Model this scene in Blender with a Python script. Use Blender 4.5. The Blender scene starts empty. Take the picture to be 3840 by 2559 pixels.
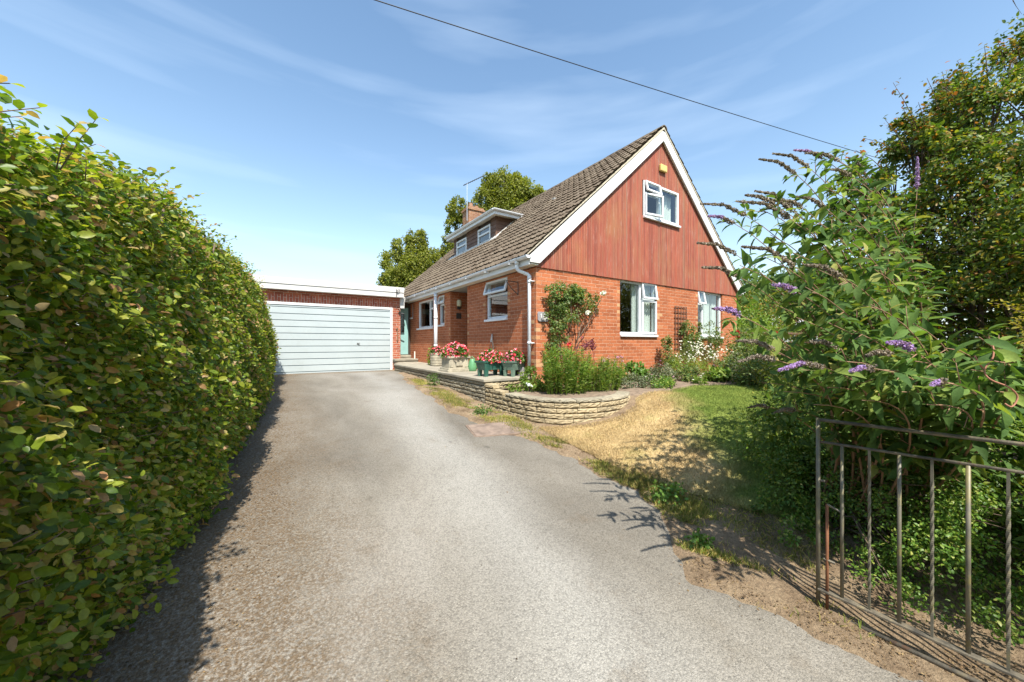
import bpy, math, random
import numpy as np
from mathutils import Vector, Matrix
R = math.radians
rng = np.random.default_rng(7)
random.seed(7)
scene = bpy.context.scene
COL = scene.collection

# ---------------------------------------------------------------- camera
S_, C_, F_, CU, CV = .5505, .8348, 1351., 1920., 1288.
cam_d = bpy.data.cameras.new('camera'); cam = bpy.data.objects.new('camera', cam_d); COL.objects.link(cam)
cam.location = (0, 0, 0); cam.rotation_euler = (R(90), 0, -math.atan2(S_, C_))
cam_d.sensor_width = 36; cam_d.lens = 36 * F_ / 3840; cam_d.shift_y = 8.5 / 3840
cam_d.clip_start = .02; cam_d.clip_end = 3000
scene.camera = cam
# ---------------------------------------------------------------- world and sun
SUN = Vector((-.165, -.555, .80)).normalized()      # towards the sun
sun_el = math.asin(SUN.z); sun_az = math.atan2(SUN.x, SUN.y)
world = bpy.data.worlds.new('World'); scene.world = world; world.use_nodes = True
nt = world.node_tree; nt.nodes.clear()
def wn(t, **k):
    n = nt.nodes.new(t)
    for a, b in k.items(): setattr(n, a, b)
    return n
sky = wn('ShaderNodeTexSky', sky_type='NISHITA', sun_disc=False)
sky.sun_elevation = sun_el; sky.sun_rotation = sun_az; sky.altitude = 50
sky.air_density = 1.15; sky.dust_density = .9; sky.ozone_density = 3.0
bg = wn('ShaderNodeBackground'); bg.inputs['Strength'].default_value = .145
wo = wn('ShaderNodeOutputWorld')
tc = wn('ShaderNodeTexCoord')
# thin high cloud: real streaks in the sky, laid out by direction
mp = wn('ShaderNodeMapping'); nt.links.new(tc.outputs['Generated'], mp.inputs[0])
mp.inputs['Rotation'].default_value = (R(5), R(-4), R(10)); mp.inputs['Scale'].default_value = (1.1, 1.5, 9.0); mp.inputs['Location'].default_value = (.62, .35, .9)
nz = wn('ShaderNodeTexNoise'); nz.inputs['Scale'].default_value = 1.3; nz.inputs['Detail'].default_value = 7; nz.inputs['Roughness'].default_value = .45; nz.inputs['Distortion'].default_value = .15
nt.links.new(mp.outputs[0], nz.inputs['Vector'])
cr = wn('ShaderNodeValToRGB'); cr.color_ramp.elements[0].position = .5; cr.color_ramp.elements[1].position = .95
cr.color_ramp.elements[0].color = (0, 0, 0, 1); cr.color_ramp.elements[1].color = (.32, .32, .32, 1)
nt.links.new(nz.outputs[0], cr.inputs[0])
mx = wn('ShaderNodeMixRGB'); mx.inputs[2].default_value = (6.0, 6.9, 7.8, 1)
tn = wn('ShaderNodeMixRGB', blend_type='MULTIPLY'); tn.inputs[0].default_value = 1; tn.inputs[2].default_value = (.98, 1.05, 1.0, 1); nt.links.new(sky.outputs[0], tn.inputs[1])
nt.links.new(cr.outputs[0], mx.inputs[0]); nt.links.new(tn.outputs[0], mx.inputs[1])
sz_ = wn('ShaderNodeSeparateXYZ'); nt.links.new(tc.outputs['Generated'], sz_.inputs[0])
hr = wn('ShaderNodeValToRGB'); hr.color_ramp.interpolation = 'B_SPLINE'
hr.color_ramp.elements.new(.14); hr.color_ramp.elements.new(.3)
for e_, (p_, v_) in zip(hr.color_ramp.elements, [(0, .7), (.14, .36), (.3, .10), (.6, 0)]): e_.position = p_; e_.color = (v_, v_, v_, 1)
nt.links.new(sz_.outputs[2], hr.inputs[0])
hm = wn('ShaderNodeMixRGB'); hm.inputs[2].default_value = (4.6, 5.1, 5.5, 1)
nt.links.new(hr.outputs[0], hm.inputs[0]); nt.links.new(mx.outputs[0], hm.inputs[1]); nt.links.new(hm.outputs[0], bg.inputs[0]); nt.links.new(bg.outputs[0], wo.inputs[0])
sl = bpy.data.lights.new('sun', 'SUN'); sl.energy = 5.0; sl.angle = R(.55); sl.color = (1, .95, .86)
so = bpy.data.objects.new('sun', sl); COL.objects.link(so); so.rotation_euler = SUN.to_track_quat('Z', 'Y').to_euler()
so.location = (-5, -10, 20)
scene.view_settings.view_transform = 'Standard'; scene.view_settings.look = 'None'
scene.view_settings.exposure = .82; scene.view_settings.gamma = 1
scene.cycles.use_denoising = True
scene.cycles.max_bounces = 7; scene.cycles.transparent_max_bounces = 12
scene.cycles.diffuse_bounces = 4; scene.cycles.sample_clamp_indirect = 6

# ---------------------------------------------------------------- helpers
def onD(x, y, d):
    """point seen at picture position (x, y) of a 2353 px wide view, d metres deep"""
    u, v = x * 1.632, y * 1.632
    r = (u - CU) / F_ * d
    return Vector((S_ * d + C_ * r, C_ * d - S_ * r, (CV - v) / F_ * d))
GY = [(-60, -3.2), (-5, -1.95), (0, -1.6), (.5, -1.57), (2.5, -1.38), (4, -1.2), (5.7, -1.08), (7, -.97), (9, -.88), (10.6, -.84), (12.4, -.91), (14, -.9), (400, -.9)]
GYa = np.array([g[0] for g in GY]); GZa = np.array([g[1] for g in GY])
def zg(X, Y):
    X = np.asarray(X, float); Y = np.asarray(Y, float)
    b = np.interp(Y, GYa, GZa)
    t = np.clip((X - 2.7) / 2.8, 0, 1); t = t * t * (3 - 2 * t)
    h = np.maximum(b, -.84 - .05 * np.clip(4.5 - Y, 0, 60))
    far = np.clip((np.hypot(X, Y) - 60) / 300, 0, 1) * 2.0
    return b + (h - b) * t - far * 0
def zgf(x, y): return float(zg(x, y))

def mesh_obj(name, verts, faces, mat, parent=None, smooth=False, uv=False, bevel=0, mats=None):
    me = bpy.data.meshes.new(name)
    off = np.array(root_loc(parent)) if parent else np.zeros(3)
    vv = np.asarray(verts, float)
    me.from_pydata((vv - off).tolist(), [], [tuple(f) for f in faces])
    if uv:
        ul = me.uv_layers.new(name='UVMap')
        for p in me.polygons:
            n = p.normal
            for li in p.loop_indices:
                c = vv[me.loops[li].vertex_index]
                if abs(n.z) > .75: ul.data[li].uv = (c[0], c[1])
                elif abs(n.x) > abs(n.y): ul.data[li].uv = (c[1], c[2])
                else: ul.data[li].uv = (c[0], c[2])
    o = bpy.data.objects.new(name, me); COL.objects.link(o)
    if mat: me.materials.append(mat)
    if smooth:
        for p in me.polygons: p.use_smooth = True
    if bevel:
        b = o.modifiers.new('bevel', 'BEVEL'); b.width = bevel; b.segments = 2; b.limit_method = 'ANGLE'; b.angle_limit = R(40)
    if parent: o.parent = parent
    return o
def root_loc(p):
    while p.parent: p = p.parent
    return tuple(p.location)
def tag(o, label=None, cat=None, group=None, kind=None):
    if label: o['label'] = label
    if cat: o['category'] = cat
    if group: o['group'] = group
    if kind: o['kind'] = kind
    return o
def empty(name, loc, label, cat, group=None):
    o = bpy.data.objects.new(name, None); COL.objects.link(o); o.location = loc; o.empty_display_size = .1
    return tag(o, label, cat, group)

class MB:
    def __init__(s): s.v = []; s.f = []
    def add(s, vs, fs):
        b = len(s.v); s.v += [tuple(v) for v in vs]; s.f += [tuple(i + b for i in f) for f in fs]; return s
    def box(s, x0, x1, y0, y1, z0, z1, m=None):
        vs = [Vector(p) for p in ((x0, y0, z0), (x1, y0, z0), (x1, y1, z0), (x0, y1, z0), (x0, y0, z1), (x1, y0, z1), (x1, y1, z1), (x0, y1, z1))]
        if m: vs = [m @ v for v in vs]
        fs = [(0, 3, 2, 1), (4, 5, 6, 7), (0, 1, 5, 4), (1, 2, 6, 5), (2, 3, 7, 6), (3, 0, 4, 7)]
        if m and m.determinant() < 0: fs = [f[::-1] for f in fs]
        return s.add(vs, fs)
    def tube(s, pts, r, n=8, cap=True):
        pts = [Vector(p) for p in pts]; m = len(pts)
        rr = r if hasattr(r, '__len__') else [r] * m
        vs = []; ref = None
        for i, p in enumerate(pts):
            t = (pts[min(i + 1, m - 1)] - pts[max(i - 1, 0)])
            if t.length < 1e-9: t = Vector((0, 0, 1))
            t.normalize()
            if ref is None: ref = t.orthogonal().normalized()
            ref = (ref - t * ref.dot(t))
            if ref.length < 1e-6: ref = t.orthogonal()
            ref.normalize(); b = t.cross(ref)
            for k in range(n):
                a = 2 * math.pi * k / n
                vs.append(p + (ref * math.cos(a) + b * math.sin(a)) * rr[i])
        fs = [(i * n + k, i * n + (k + 1) % n, (i + 1) * n + (k + 1) % n, (i + 1) * n + k) for i in range(m - 1) for k in range(n)]
        if cap: fs += [tuple(range(n))[::-1], tuple((m - 1) * n + k for k in range(n))]
        return s.add(vs, fs)
    def prism(s, poly, d):
        """poly: list of 3-D points (planar), extruded by vector d"""
        n = len(poly); P = [Vector(p) for p in poly]; d = Vector(d)
        nn = Vector((0, 0, 0))
        for i in range(n): nn += P[i].cross(P[(i + 1) % n])
        if nn.dot(d) > 0: P = P[::-1]
        vs = P + [p + d for p in P]
        fs = [tuple(range(n)), tuple(range(n, 2 * n))[::-1]] + [(i, i + n, (i + 1) % n + n, (i + 1) % n) for i in range(n)]
        return s.add(vs, fs)
    def lathe(s, prof, c, n=24, closed=True):
        vs = []; m = len(prof)
        for r, z in prof:
            for k in range(n):
                a = 2 * math.pi * k / n; vs.append((c[0] + r * math.cos(a), c[1] + r * math.sin(a), c[2] + z))
        fs = [(i * n + k, i * n + (k + 1) % n, (i + 1) * n + (k + 1) % n, (i + 1) * n + k) for i in range(m - 1) for k in range(n)]
        fs.append(tuple(range(n))[::-1]); fs.append(tuple((m - 1) * n + k for k in range(n)))
        return s.add(vs, fs)
    def build(s, name, mat, parent=None, **k): return mesh_obj(name, s.v, s.f, mat, parent, **k)

# ---------------------------------------------------------------- materials
def newmat(name):
    m = bpy.data.materials.new(name); m.use_nodes = True; t = m.node_tree; t.nodes.clear()
    return m, t
def nd(t, ty, ins=None, **k):
    n = t.nodes.new(ty)
    for a, b in k.items(): setattr(n, a, b)
    for a, b in (ins or {}).items():
        if hasattr(b, 'is_output') or isinstance(b, bpy.types.NodeSocket): t.links.new(b, n.inputs[a])
        else: n.inputs[a].default_value = b
    return n
def c4(c): return (c[0], c[1], c[2], 1)
def ramp(t, fac, stops, interp='LINEAR'):
    n = t.nodes.new('ShaderNodeValToRGB'); r = n.color_ramp; r.interpolation = interp
    while len(r.elements) < len(stops): r.elements.new(.5)
    for e, (p, c) in zip(r.elements, stops): e.position = p; e.color = c4(c) if hasattr(c, '__len__') else (c, c, c, 1)
    t.links.new(fac, n.inputs[0]); return n.outputs[0]
def mix(t, f, a, b, mode='MIX'):
    n = t.nodes.new('ShaderNodeMixRGB'); n.blend_type = mode
    for i, x in enumerate((f, a, b)):
        if isinstance(x, bpy.types.NodeSocket): t.links.new(x, n.inputs[i])
        elif i == 0: n.inputs[0].default_value = x
        else: n.inputs[i].default_value = c4(x)
    return n.outputs[0]
def noise(t, vec, scale, detail=4, rough=.55, dist=0):
    return nd(t, 'ShaderNodeTexNoise', {'Vector': vec, 'Scale': scale, 'Detail': detail, 'Roughness': rough, 'Distortion': dist}).outputs[0]
def wpos(t): return nd(t, 'ShaderNodeNewGeometry').outputs['Position']
def scaled(t, vec, sc, rot=(0, 0, 0), loc=(0, 0, 0)):
    return nd(t, 'ShaderNodeMapping', {'Vector': vec, 'Scale': sc, 'Rotation': rot, 'Location': loc}).outputs[0]
def out(t, sh): nd(t, 'ShaderNodeOutputMaterial', {'Surface': sh})
def bump(t, h, st=.5, dist=.01): return nd(t, 'ShaderNodeBump', {'Height': h, 'Strength': st, 'Distance': dist}).outputs[0]

def simple(name, col, rough=.6, var=.15, sc=6, metal=0, bmp=.15, bsc=60, spec=.5, coat=0, dirt=None):
    m, t = newmat(name); p = wpos(t)
    n = noise(t, p, sc)
    dark = tuple(c * (1 - var) for c in col); light = tuple(min(1, c * (1 + var * .6)) for c in col)
    c = ramp(t, n, [(.3, dark), (.7, light)])
    if dirt:
        d = ramp(t, noise(t, p, dirt[1], 6, .7), [(.5, 0), (.72, 1)])
        c = mix(t, nd(t, 'ShaderNodeMath', {0: d, 1: dirt[2]}, operation='MULTIPLY').outputs[0], c, dirt[0])
    b = nd(t, 'ShaderNodeBsdfPrincipled', {'Base Color': c, 'Roughness': rough, 'Metallic': metal, 'Specular IOR Level': spec, 'Coat Weight': coat,
           'Normal': bump(t, noise(t, p, bsc, 3), bmp, .003)})
    out(t, b.outputs[0]); return m

def foliage(name, stops, trans=.35, rough=.5, nsc=1.2, spec=.35, dark=.55):
    """leaf colour varies leaf by leaf and in patches of younger and older growth"""
    m, t = newmat(name); g = nd(t, 'ShaderNodeNewGeometry')
    c = ramp(t, g.outputs['Random Per Island'], stops)
    n = noise(t, g.outputs['Position'], nsc, 3)
    k = ramp(t, n, [(.35, dark), (.62, 1.0)])
    c = mix(t, 1.0, c, k, 'MULTIPLY')
    c = mix(t, .55, c, ramp(t, noise(t, g.outputs['Position'], 85, 4, .7), [(.3, .55), (.7, 1.3)]), 'MULTIPLY')
    p = nd(t, 'ShaderNodeBsdfPrincipled', {'Base Color': c, 'Roughness': rough, 'Specular IOR Level': spec})
    ct = mix(t, 1.0, c, (1.5, 1.55, .55), 'MULTIPLY')
    tr = nd(t, 'ShaderNodeBsdfTranslucent', {'Color': ct})
    mx = nd(t, 'ShaderNodeMixShader', {0: trans, 1: p.outputs[0], 2: tr.outputs[0]})
    out(t, mx.outputs[0]); return m

def brick_mat(name, c1, c2, mortar, vert=False, stain=.5):
    m, t = newmat(name)
    uv = nd(t, 'ShaderNodeTexCoord').outputs['UV']
    if vert: uv = scaled(t, uv, (1, 1, 1), (0, 0, R(90)))
    wob = nd(t, 'ShaderNodeTexNoise', {'Vector': uv, 'Scale': 9.0, 'Detail': 3}).outputs['Color']
    uvw = nd(t, 'ShaderNodeVectorMath', {0: uv, 1: nd(t, 'ShaderNodeVectorMath', {0: wob, 'Scale': .006}, operation='SCALE').outputs[0]}, operation='ADD').outputs[0]
    br = nd(t, 'ShaderNodeTexBrick', {'Vector': uvw, 'Color1': (0, 0, 0, 1), 'Color2': (1, 1, 1, 1), 'Mortar': (.5, .5, .5, 1), 'Scale': 1.0,
            'Mortar Size': .0062, 'Mortar Smooth': .25, 'Bias': 0.0, 'Brick Width': .225, 'Row Height': .075})
    br.offset = .5
    p = wpos(t)
    cb = ramp(t, br.outputs['Color'], [(0, tuple(x * .86 for x in c1)), (.2, c1), (.8, c2), (1, tuple(min(1, x * 1.08) for x in c2))])
    cb = mix(t, .5, cb, ramp(t, noise(t, p, 2.1, 4), [(.3, .6), (.7, 1.15)]), 'MULTIPLY')
    cb = mix(t, .55, cb, ramp(t, noise(t, p, 75, 3), [(.3, .6), (.7, 1.15)]), 'MULTIPLY')
    mo = mix(t, .5, mortar, ramp(t, noise(t, p, 14, 5), [(.35, .45), (.65, 1.1)]), 'MULTIPLY')
    fl = ramp(t, noise(t, scaled(t, uv, (14, 60, 1)), 1.0, 3, .6), [(.54, 0), (.62, .75)])
    mo = mix(t, fl, mo, tuple(x * .3 for x in c1))  # dark flecks paint the shadow lines of the bed joints into the mortar
    c = mix(t, br.outputs['Fac'], cb, mo)
    st = ramp(t, noise(t, scaled(t, p, (1.4, 1.4, .5)), 1.5, 6, .65), [(.5, 0), (.75, stain)])
    c = mix(t, st, c, tuple(x * .55 for x in c1))
    h = mix(t, 1.0, ramp(t, br.outputs['Fac'], [(0, 1), (1, 0)]), ramp(t, noise(t, p, 90, 3), [(.2, .8), (.8, 1)]), 'MULTIPLY')
    b = nd(t, 'ShaderNodeBsdfPrincipled', {'Base Color': c, 'Roughness': .85, 'Specular IOR Level': .25, 'Normal': bump(t, h, .9, .006)})
    out(t, b.outputs[0]); return m

M_brick = brick_mat('red_brick', (.43, .130, .052), (.49, .160, .066), (.60, .33, .21), stain=.22)
M_brickg = brick_mat('garage_brick', (.36, .10, .055), (.47, .15, .08), (.62, .50, .42))
M_soldier = brick_mat('soldier_brick', (.38, .10, .06), (.50, .15, .085), (.62, .50, .42), vert=True)
M_chim = brick_mat('chimney_brick', (.30, .13, .07), (.40, .2, .1), (.45, .38, .3))
def buff_mat():
    m, t = newmat('buff_brick'); g = nd(t, 'ShaderNodeNewGeometry')
    c = ramp(t, g.outputs['Random Per Island'], [(0, (.44, .15, .07)), (.5, (.49, .20, .09)), (.8, (.54, .28, .13)), (1, (.56, .34, .18))])
    c = mix(t, .5, c, ramp(t, noise(t, g.outputs['Position'], 60, 3), [(.3, .6), (.7, 1.1)]), 'MULTIPLY')
    out(t, nd(t, 'ShaderNodeBsdfPrincipled', {'Base Color': c, 'Roughness': .85, 'Specular IOR Level': .25, 'Normal': bump(t, noise(t, g.outputs['Position'], 80, 3), .5, .003)}).outputs[0]); return m
M_buff = buff_mat()
M_white = simple('white_upvc', (.72, .73, .74), .35, .05, 3, bmp=.03)
M_whitep = simple('white_painted_board', (.68, .68, .67), .45, .08, 2, bmp=.08, dirt=((.45, .42, .38), 8, .25))
M_cream = simple('cream_soffit', (.70, .66, .56), .6, .1, 3)
M_pipe = simple('white_pipe', (.70, .71, .73), .3, .06, 4, bmp=.03, dirt=((.5, .5, .5), 6, .2))
M_fascia = simple('garage_fascia', (.58, .56, .53), .5, .06, 2, dirt=((.4, .38, .36), 5, .2))
M_gdoor = simple('pale_blue_door_paint', (.42, .47, .475), .38, .06, 2, bmp=.04, dirt=((.25, .27, .25), 4, .25))
M_groove = simple('door_groove', (.10, .16, .19), .6)
M_sage = simple('sage_door', (.27, .47, .45), .45, .08, 3)
M_dark = simple('dark_frame', (.05, .035, .025), .7)
M_iron = simple('wrought_iron', (.04, .04, .04), .55, .2, 20)
M_lead = simple('grey_felt', (.32, .35, .34), .7, .2, 3)
M_mortar = simple('verge_mortar', (.50, .44, .33), .9, .25, 12, bmp=.5)
M_slab = simple('concrete_slab', (.33, .295, .225), .9, .3, 4, bmp=.5, bsc=120, dirt=((.16, .15, .12), 3, .6))
M_int = simple('interior_plaster', (.30, .29, .27), .9)
M_intfl = simple('interior_carpet', (.12, .09, .07), .95)
M_curt = simple('curtain_cloth', (.80, .80, .76), .9, .08, 30)
M_bell = simple('yellow_alarm_box', (.62, .45, .15), .45, .1, 8)
M_slate = simple('grey_slate', (.28, .26, .27), .6, .2, 20)
M_green = simple('dark_green_plastic', (.025, .10, .075), .4, .2, 8, dirt=((.2, .25, .18), 8, .35))
M_wcan = simple('green_watering_can', (.11, .30, .14), .4, .15, 8)
M_stonepot = simple('weathered_stone_pot', (.40, .36, .27), .9, .3, 10, bmp=.6, dirt=((.15, .15, .11), 9, .6))
M_soil = simple('potting_soil', (.06, .045, .03), .95, .3, 30, bmp=.8)
M_trell = simple('brown_trellis', (.14, .07, .045), .8)
M_lamp = simple('lamp_plastic', (.62, .58, .38), .4)
M_glaze = None

def glass_mat(name, tint=(.75, .82, .80), refl=1.0):
    m, t = newmat(name)
    lw = nd(t, 'ShaderNodeLayerWeight', {'Blend': .5})      # same from both sides of the pane
    pw = nd(t, 'ShaderNodeMath', {0: lw.outputs['Facing'], 1: 3.2}, operation='POWER')
    f = nd(t, 'ShaderNodeMath', {0: pw.outputs[0], 1: .88, 2: .07}, operation='MULTIPLY_ADD')
    tr = nd(t, 'ShaderNodeBsdfTransparent', {'Color': c4(tint)})
    gl = nd(t, 'ShaderNodeBsdfGlossy', {'Color': (.95, .97, 1, 1), 'Roughness': .01})
    out(t, nd(t, 'ShaderNodeMixShader', {0: f.outputs[0], 1: tr.outputs[0], 2: gl.outputs[0]}).outputs[0]); return m
M_glass = glass_mat('window_glass')

# reconstituted walling stone
def stone_mat(name, base, lich=.5):
    m, t = newmat(name); p = wpos(t); g = nd(t, 'ShaderNodeNewGeometry')
    c = ramp(t, g.outputs['Random Per Island'], [(0, tuple(x * .8 for x in base)), (1, tuple(x * 1.15 for x in base))])
    c = mix(t, .6, c, ramp(t, noise(t, p, 22, 5, .7), [(.3, .5), (.7, 1.15)]), 'MULTIPLY')
    li = ramp(t, noise(t, p, 9, 6, .75), [(.52, 0), (.66, lich)])
    c = mix(t, li, c, (.12, .115, .085))
    b = nd(t, 'ShaderNodeBsdfPrincipled', {'Base Color': c, 'Roughness': .92, 'Specular IOR Level': .2, 'Normal': bump(t, noise(t, p, 45, 5, .7), 1, .012)})
    out(t, b.outputs[0]); return m
M_stone_y = stone_mat('buff_walling_stone', (.45, .36, .22), .5)
M_stone_d = stone_mat('weathered_walling_stone', (.33, .29, .21), .85)
M_cap = stone_mat('mossy_capping', (.40, .35, .25), .75)

# roof tile
def tile_mat():
    m, t = newmat('concrete_tile'); p = wpos(t); g = nd(t, 'ShaderNodeNewGeometry')
    c = ramp(t, noise(t, p, 1.1, 6, .7), [(.3, (.082, .058, .038)), (.5, (.14, .106, .074)), (.72, (.195, .155, .108))])
    moss = ramp(t, noise(t, scaled(t, p, (1.6, .8, 1.6)), 2.2, 7, .75), [(.54, 0), (.66, .8)])
    c = mix(t, moss, c, (.055, .032, .018))
    li = ramp(t, noise(t, p, 28, 3, .6), [(.62, 0), (.72, .75)])
    c = mix(t, li, c, (.42, .38, .30))
    c = mix(t, .5, c, ramp(t, noise(t, p, 60, 3), [(.3, .6), (.7, 1.2)]), 'MULTIPLY')
    b = nd(t, 'ShaderNodeBsdfPrincipled', {'Base Color': c, 'Roughness': .9, 'Specular IOR Level': .25, 'Normal': bump(t, noise(t, p, 50, 4, .7), .8, .008)})
    out(t, b.outputs[0]); return m
M_tile = tile_mat()

# cedar-red stained vertical boards
def board_mat():
    m, t = newmat('red_stained_boards'); p = wpos(t); g = nd(t, 'ShaderNodeNewGeometry')
    c = ramp(t, g.outputs['Random Per Island'], [(0, (.25, .075, .048)), (.3, (.36, .095, .058)), (.6, (.33, .12, .072)), (.85, (.39, .10, .055)), (1, (.29, .14, .09))])
    gr = noise(t, scaled(t, p, (60, 60, 2.2)), 1, 5, .65)
    c = mix(t, .6, c, ramp(t, gr, [(.3, .4), (.7, 1.3)]), 'MULTIPLY')
    patch = noise(t, scaled(t, p, (1.4, 1, .8)), 1.1, 5, .65)
    c = mix(t, ramp(t, patch, [(.5, 0), (.72, .5)]), c, (.36, .17, .07))
    fade = ramp(t, noise(t, scaled(t, p, (14, 10, 1.6)), 1.2, 6, .8), [(.55, 0), (.74, .7)])
    c = mix(t, fade, c, (.42, .33, .27))
    b = nd(t, 'ShaderNodeBsdfPrincipled', {'Base Color': c, 'Roughness': .75, 'Specular IOR Level': .3, 'Normal': bump(t, gr, .4, .003)})
    out(t, b.outputs[0]); return m
M_board = board_mat()
M_hang = simple('brown_weatherboard', (.14, .075, .05), .7, .25, 5)

def drive_mat():
    m, t = newmat('worn_tarmac'); p = wpos(t)
    big = noise(t, scaled(t, p, (1, .45, 1)), .9, 5, .6, .6)
    c = ramp(t, big, [(.3, (.16, .142, .118)), (.5, (.235, .212, .178)), (.7, (.30, .275, .24))])
    # paler wheel tracks worn along the drive
    sx = nd(t, 'ShaderNodeSeparateXYZ', {0: p})
    q = nd(t, 'ShaderNodeMath', {0: sx.outputs[1], 1: -.10}, operation='MULTIPLY').outputs[0]
    xx = nd(t, 'ShaderNodeMath', {0: sx.outputs[0], 1: q}, operation='ADD').outputs[0]
    xx = nd(t, 'ShaderNodeMath', {0: xx, 1: nd(t, 'ShaderNodeMath', {0: noise(t, p, .5, 3), 1: 1.1}, operation='MULTIPLY').outputs[0]}, operation='ADD').outputs[0]
    tr = ramp(t, nd(t, 'ShaderNodeMapRange', {0: xx, 1: 1.1, 2: 2.3}).outputs[0], [(0, 0), (.45, .55), (.6, .6), (1, 0)])
    c = mix(t, tr, c, (.38, .365, .335))
    bl = ramp(t, noise(t, p, 2.2, 5, .7), [(.58, 0), (.72, .5)])
    c = mix(t, bl, c, (.155, .12, .085))
    b2 = ramp(t, noise(t, scaled(t, p, (1, .6, 1), (0, 0, .6)), 1.1, 6, .75), [(.55, 0), (.7, .55)])
    c = mix(t, nd(t, 'ShaderNodeMath', {0: b2, 1: .65}, operation='MULTIPLY').outputs[0], c, (.20, .17, .135))
    oil = ramp(t, noise(t, p, 5.5, 3, .5), [(.7, 0), (.78, .6)])
    c = mix(t, oil, c, (.09, .08, .07))
    # brown leaf litter and silt washed to the hedge side and the garage
    ln = nd(t, 'ShaderNodeMath', {0: noise(t, p, 2.6, 6, .7), 1: 1.2}, operation='MULTIPLY').outputs[0]
    le = nd(t, 'ShaderNodeMapRange', {0: sx.outputs[0], 1: 1.05, 2: -.4}).outputs[0]
    lm = ramp(t, nd(t, 'ShaderNodeMath', {0: ln, 1: le}, operation='MULTIPLY').outputs[0], [(.12, 0), (.45, .85)])
    fine = ramp(t, noise(t, p, 55, 3, .7), [(.38, .1), (.55, 1)])
    c = mix(t, nd(t, 'ShaderNodeMath', {0: lm, 1: fine}, operation='MULTIPLY').outputs[0], c, (.13, .085, .045))
    ge = nd(t, 'ShaderNodeMapRange', {0: sx.outputs[1], 1: 10.2, 2: 12.4}).outputs[0]
    gm = ramp(t, nd(t, 'ShaderNodeMath', {0: ln, 1: ge}, operation='MULTIPLY').outputs[0], [(.2, 0), (.5, .7)])
    c = mix(t, gm, c, (.22, .17, .12))
    c = mix(t, 1.0, c, (1.0, 1.0, .98), 'MULTIPLY')
    v = nd(t, 'ShaderNodeTexVoronoi', {'Vector': p, 'Scale': 110.0}); v2 = nd(t, 'ShaderNodeTexVoronoi', {'Vector': p, 'Scale': 230.0})
    c = mix(t, .5, c, ramp(t, v.outputs['Color'], [(.05, .38), (.4, .9), (.95, 1.4)]), 'MULTIPLY')
    c = mix(t, .35, c, ramp(t, v.outputs['Distance'], [(.2, 1.1), (.7, .55)]), 'MULTIPLY')
    h = mix(t, .5, ramp(t, v.outputs['Distance'], [(0, 1), (.8, 0)]), ramp(t, v2.outputs['Distance'], [(0, 1), (.8, 0)]))
    b = nd(t, 'ShaderNodeBsdfPrincipled', {'Base Color': c, 'Roughness': .9, 'Specular IOR Level': .2, 'Normal': bump(t, h, .8, .006)})
    out(t, b.outputs[0]); return m
M_drive = drive_mat()

def soil_mat():
    m, t = newmat('dry_verge_soil'); p = wpos(t)
    c = ramp(t, noise(t, p, 3, 6, .7), [(.3, (.17, .115, .07)), (.5, (.30, .215, .135)), (.7, (.40, .30, .19))])
    c = mix(t, .7, c, ramp(t, noise(t, p, 45, 4, .7), [(.3, .5), (.7, 1.25)]), 'MULTIPLY')
    d = nd(t, 'ShaderNodeVectorMath', {0: p}, operation='LENGTH').outputs['Value']
    c = mix(t, ramp(t, nd(t, 'ShaderNodeMapRange', {0: d, 1: 14.0, 2: 22.0}).outputs[0], [(0, 0), (1, 1)]), c, (.075, .10, .035))
    b = nd(t, 'ShaderNodeBsdfPrincipled', {'Base Color': c, 'Roughness': .95, 'Specular IOR Level': .15, 'Normal': bump(t, noise(t, p, 40, 6, .75), 1, .03)})
    out(t, b.outputs[0]); return m
M_ground = soil_mat()
def lawn_mat(name, blades=False):
    m, t = newmat(name); p = wpos(t)
    sx = nd(t, 'ShaderNodeSeparateXYZ', {0: p})
    gy = nd(t, 'ShaderNodeMath', {0: sx.outputs[1], 1: -1.15}, operation='MULTIPLY').outputs[0]
    gx = nd(t, 'ShaderNodeMapRange', {0: nd(t, 'ShaderNodeMath', {0: sx.outputs[0], 1: gy}, operation='ADD').outputs[0], 1: .9, 2: 3.0}).outputs[0]
    a = nd(t, 'ShaderNodeMath', {0: noise(t, p, 1.1, 5, .65), 1: gx}, operation='ADD').outputs[0]
    f = ramp(t, a, [(.62, 0), (1.0, 1)])
    dry = ramp(t, noise(t, p, 2.5, 5, .7), [(.3, (.39, .275, .13)), (.55, (.53, .39, .19)), (.75, (.46, .38, .16))])
    grn = ramp(t, noise(t, p, 3.5, 5, .7), [(.3, (.12, .18, .03)), (.7, (.24, .29, .06))])
    c = mix(t, f, dry, grn)
    if blades:
        g = nd(t, 'ShaderNodeNewGeometry')
        c = mix(t, 1.0, c, ramp(t, g.outputs['Random Per Island'], [(0, .75), (1, 1.3)]), 'MULTIPLY')
    else:
        c = mix(t, .6, c, ramp(t, noise(t, p, 60, 3, .7), [(.3, .55), (.7, 1.15)]), 'MULTIPLY')
    b = nd(t, 'ShaderNodeBsdfPrincipled', {'Base Color': c, 'Roughness': .85, 'Specular IOR Level': .2, 'Normal': bump(t, noise(t, p, 60, 4, .7), .8, .02)})
    out(t, b.outputs[0]); return m
M_lawn = lawn_mat('dry_lawn'); M_blade = lawn_mat('lawn_blades', True)
M_verge = foliage('verge_grass', [(0, (.14, .21, .03)), (.35, (.25, .28, .05)), (.55, (.50, .40, .12)), (.8, (.58, .44, .17)), (1, (.28, .33, .06))], .25, .7, 1.6)
M_weed = foliage('weed_leaves', [(0, (.10, .19, .03)), (1, (.16, .28, .05))], .3)
M_bark = simple('bark', (.13, .09, .06), .9, .35, 20, bmp=.8)
M_twig = simple('hedge_twig', (.16, .11, .075), .85, .3, 20)
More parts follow.
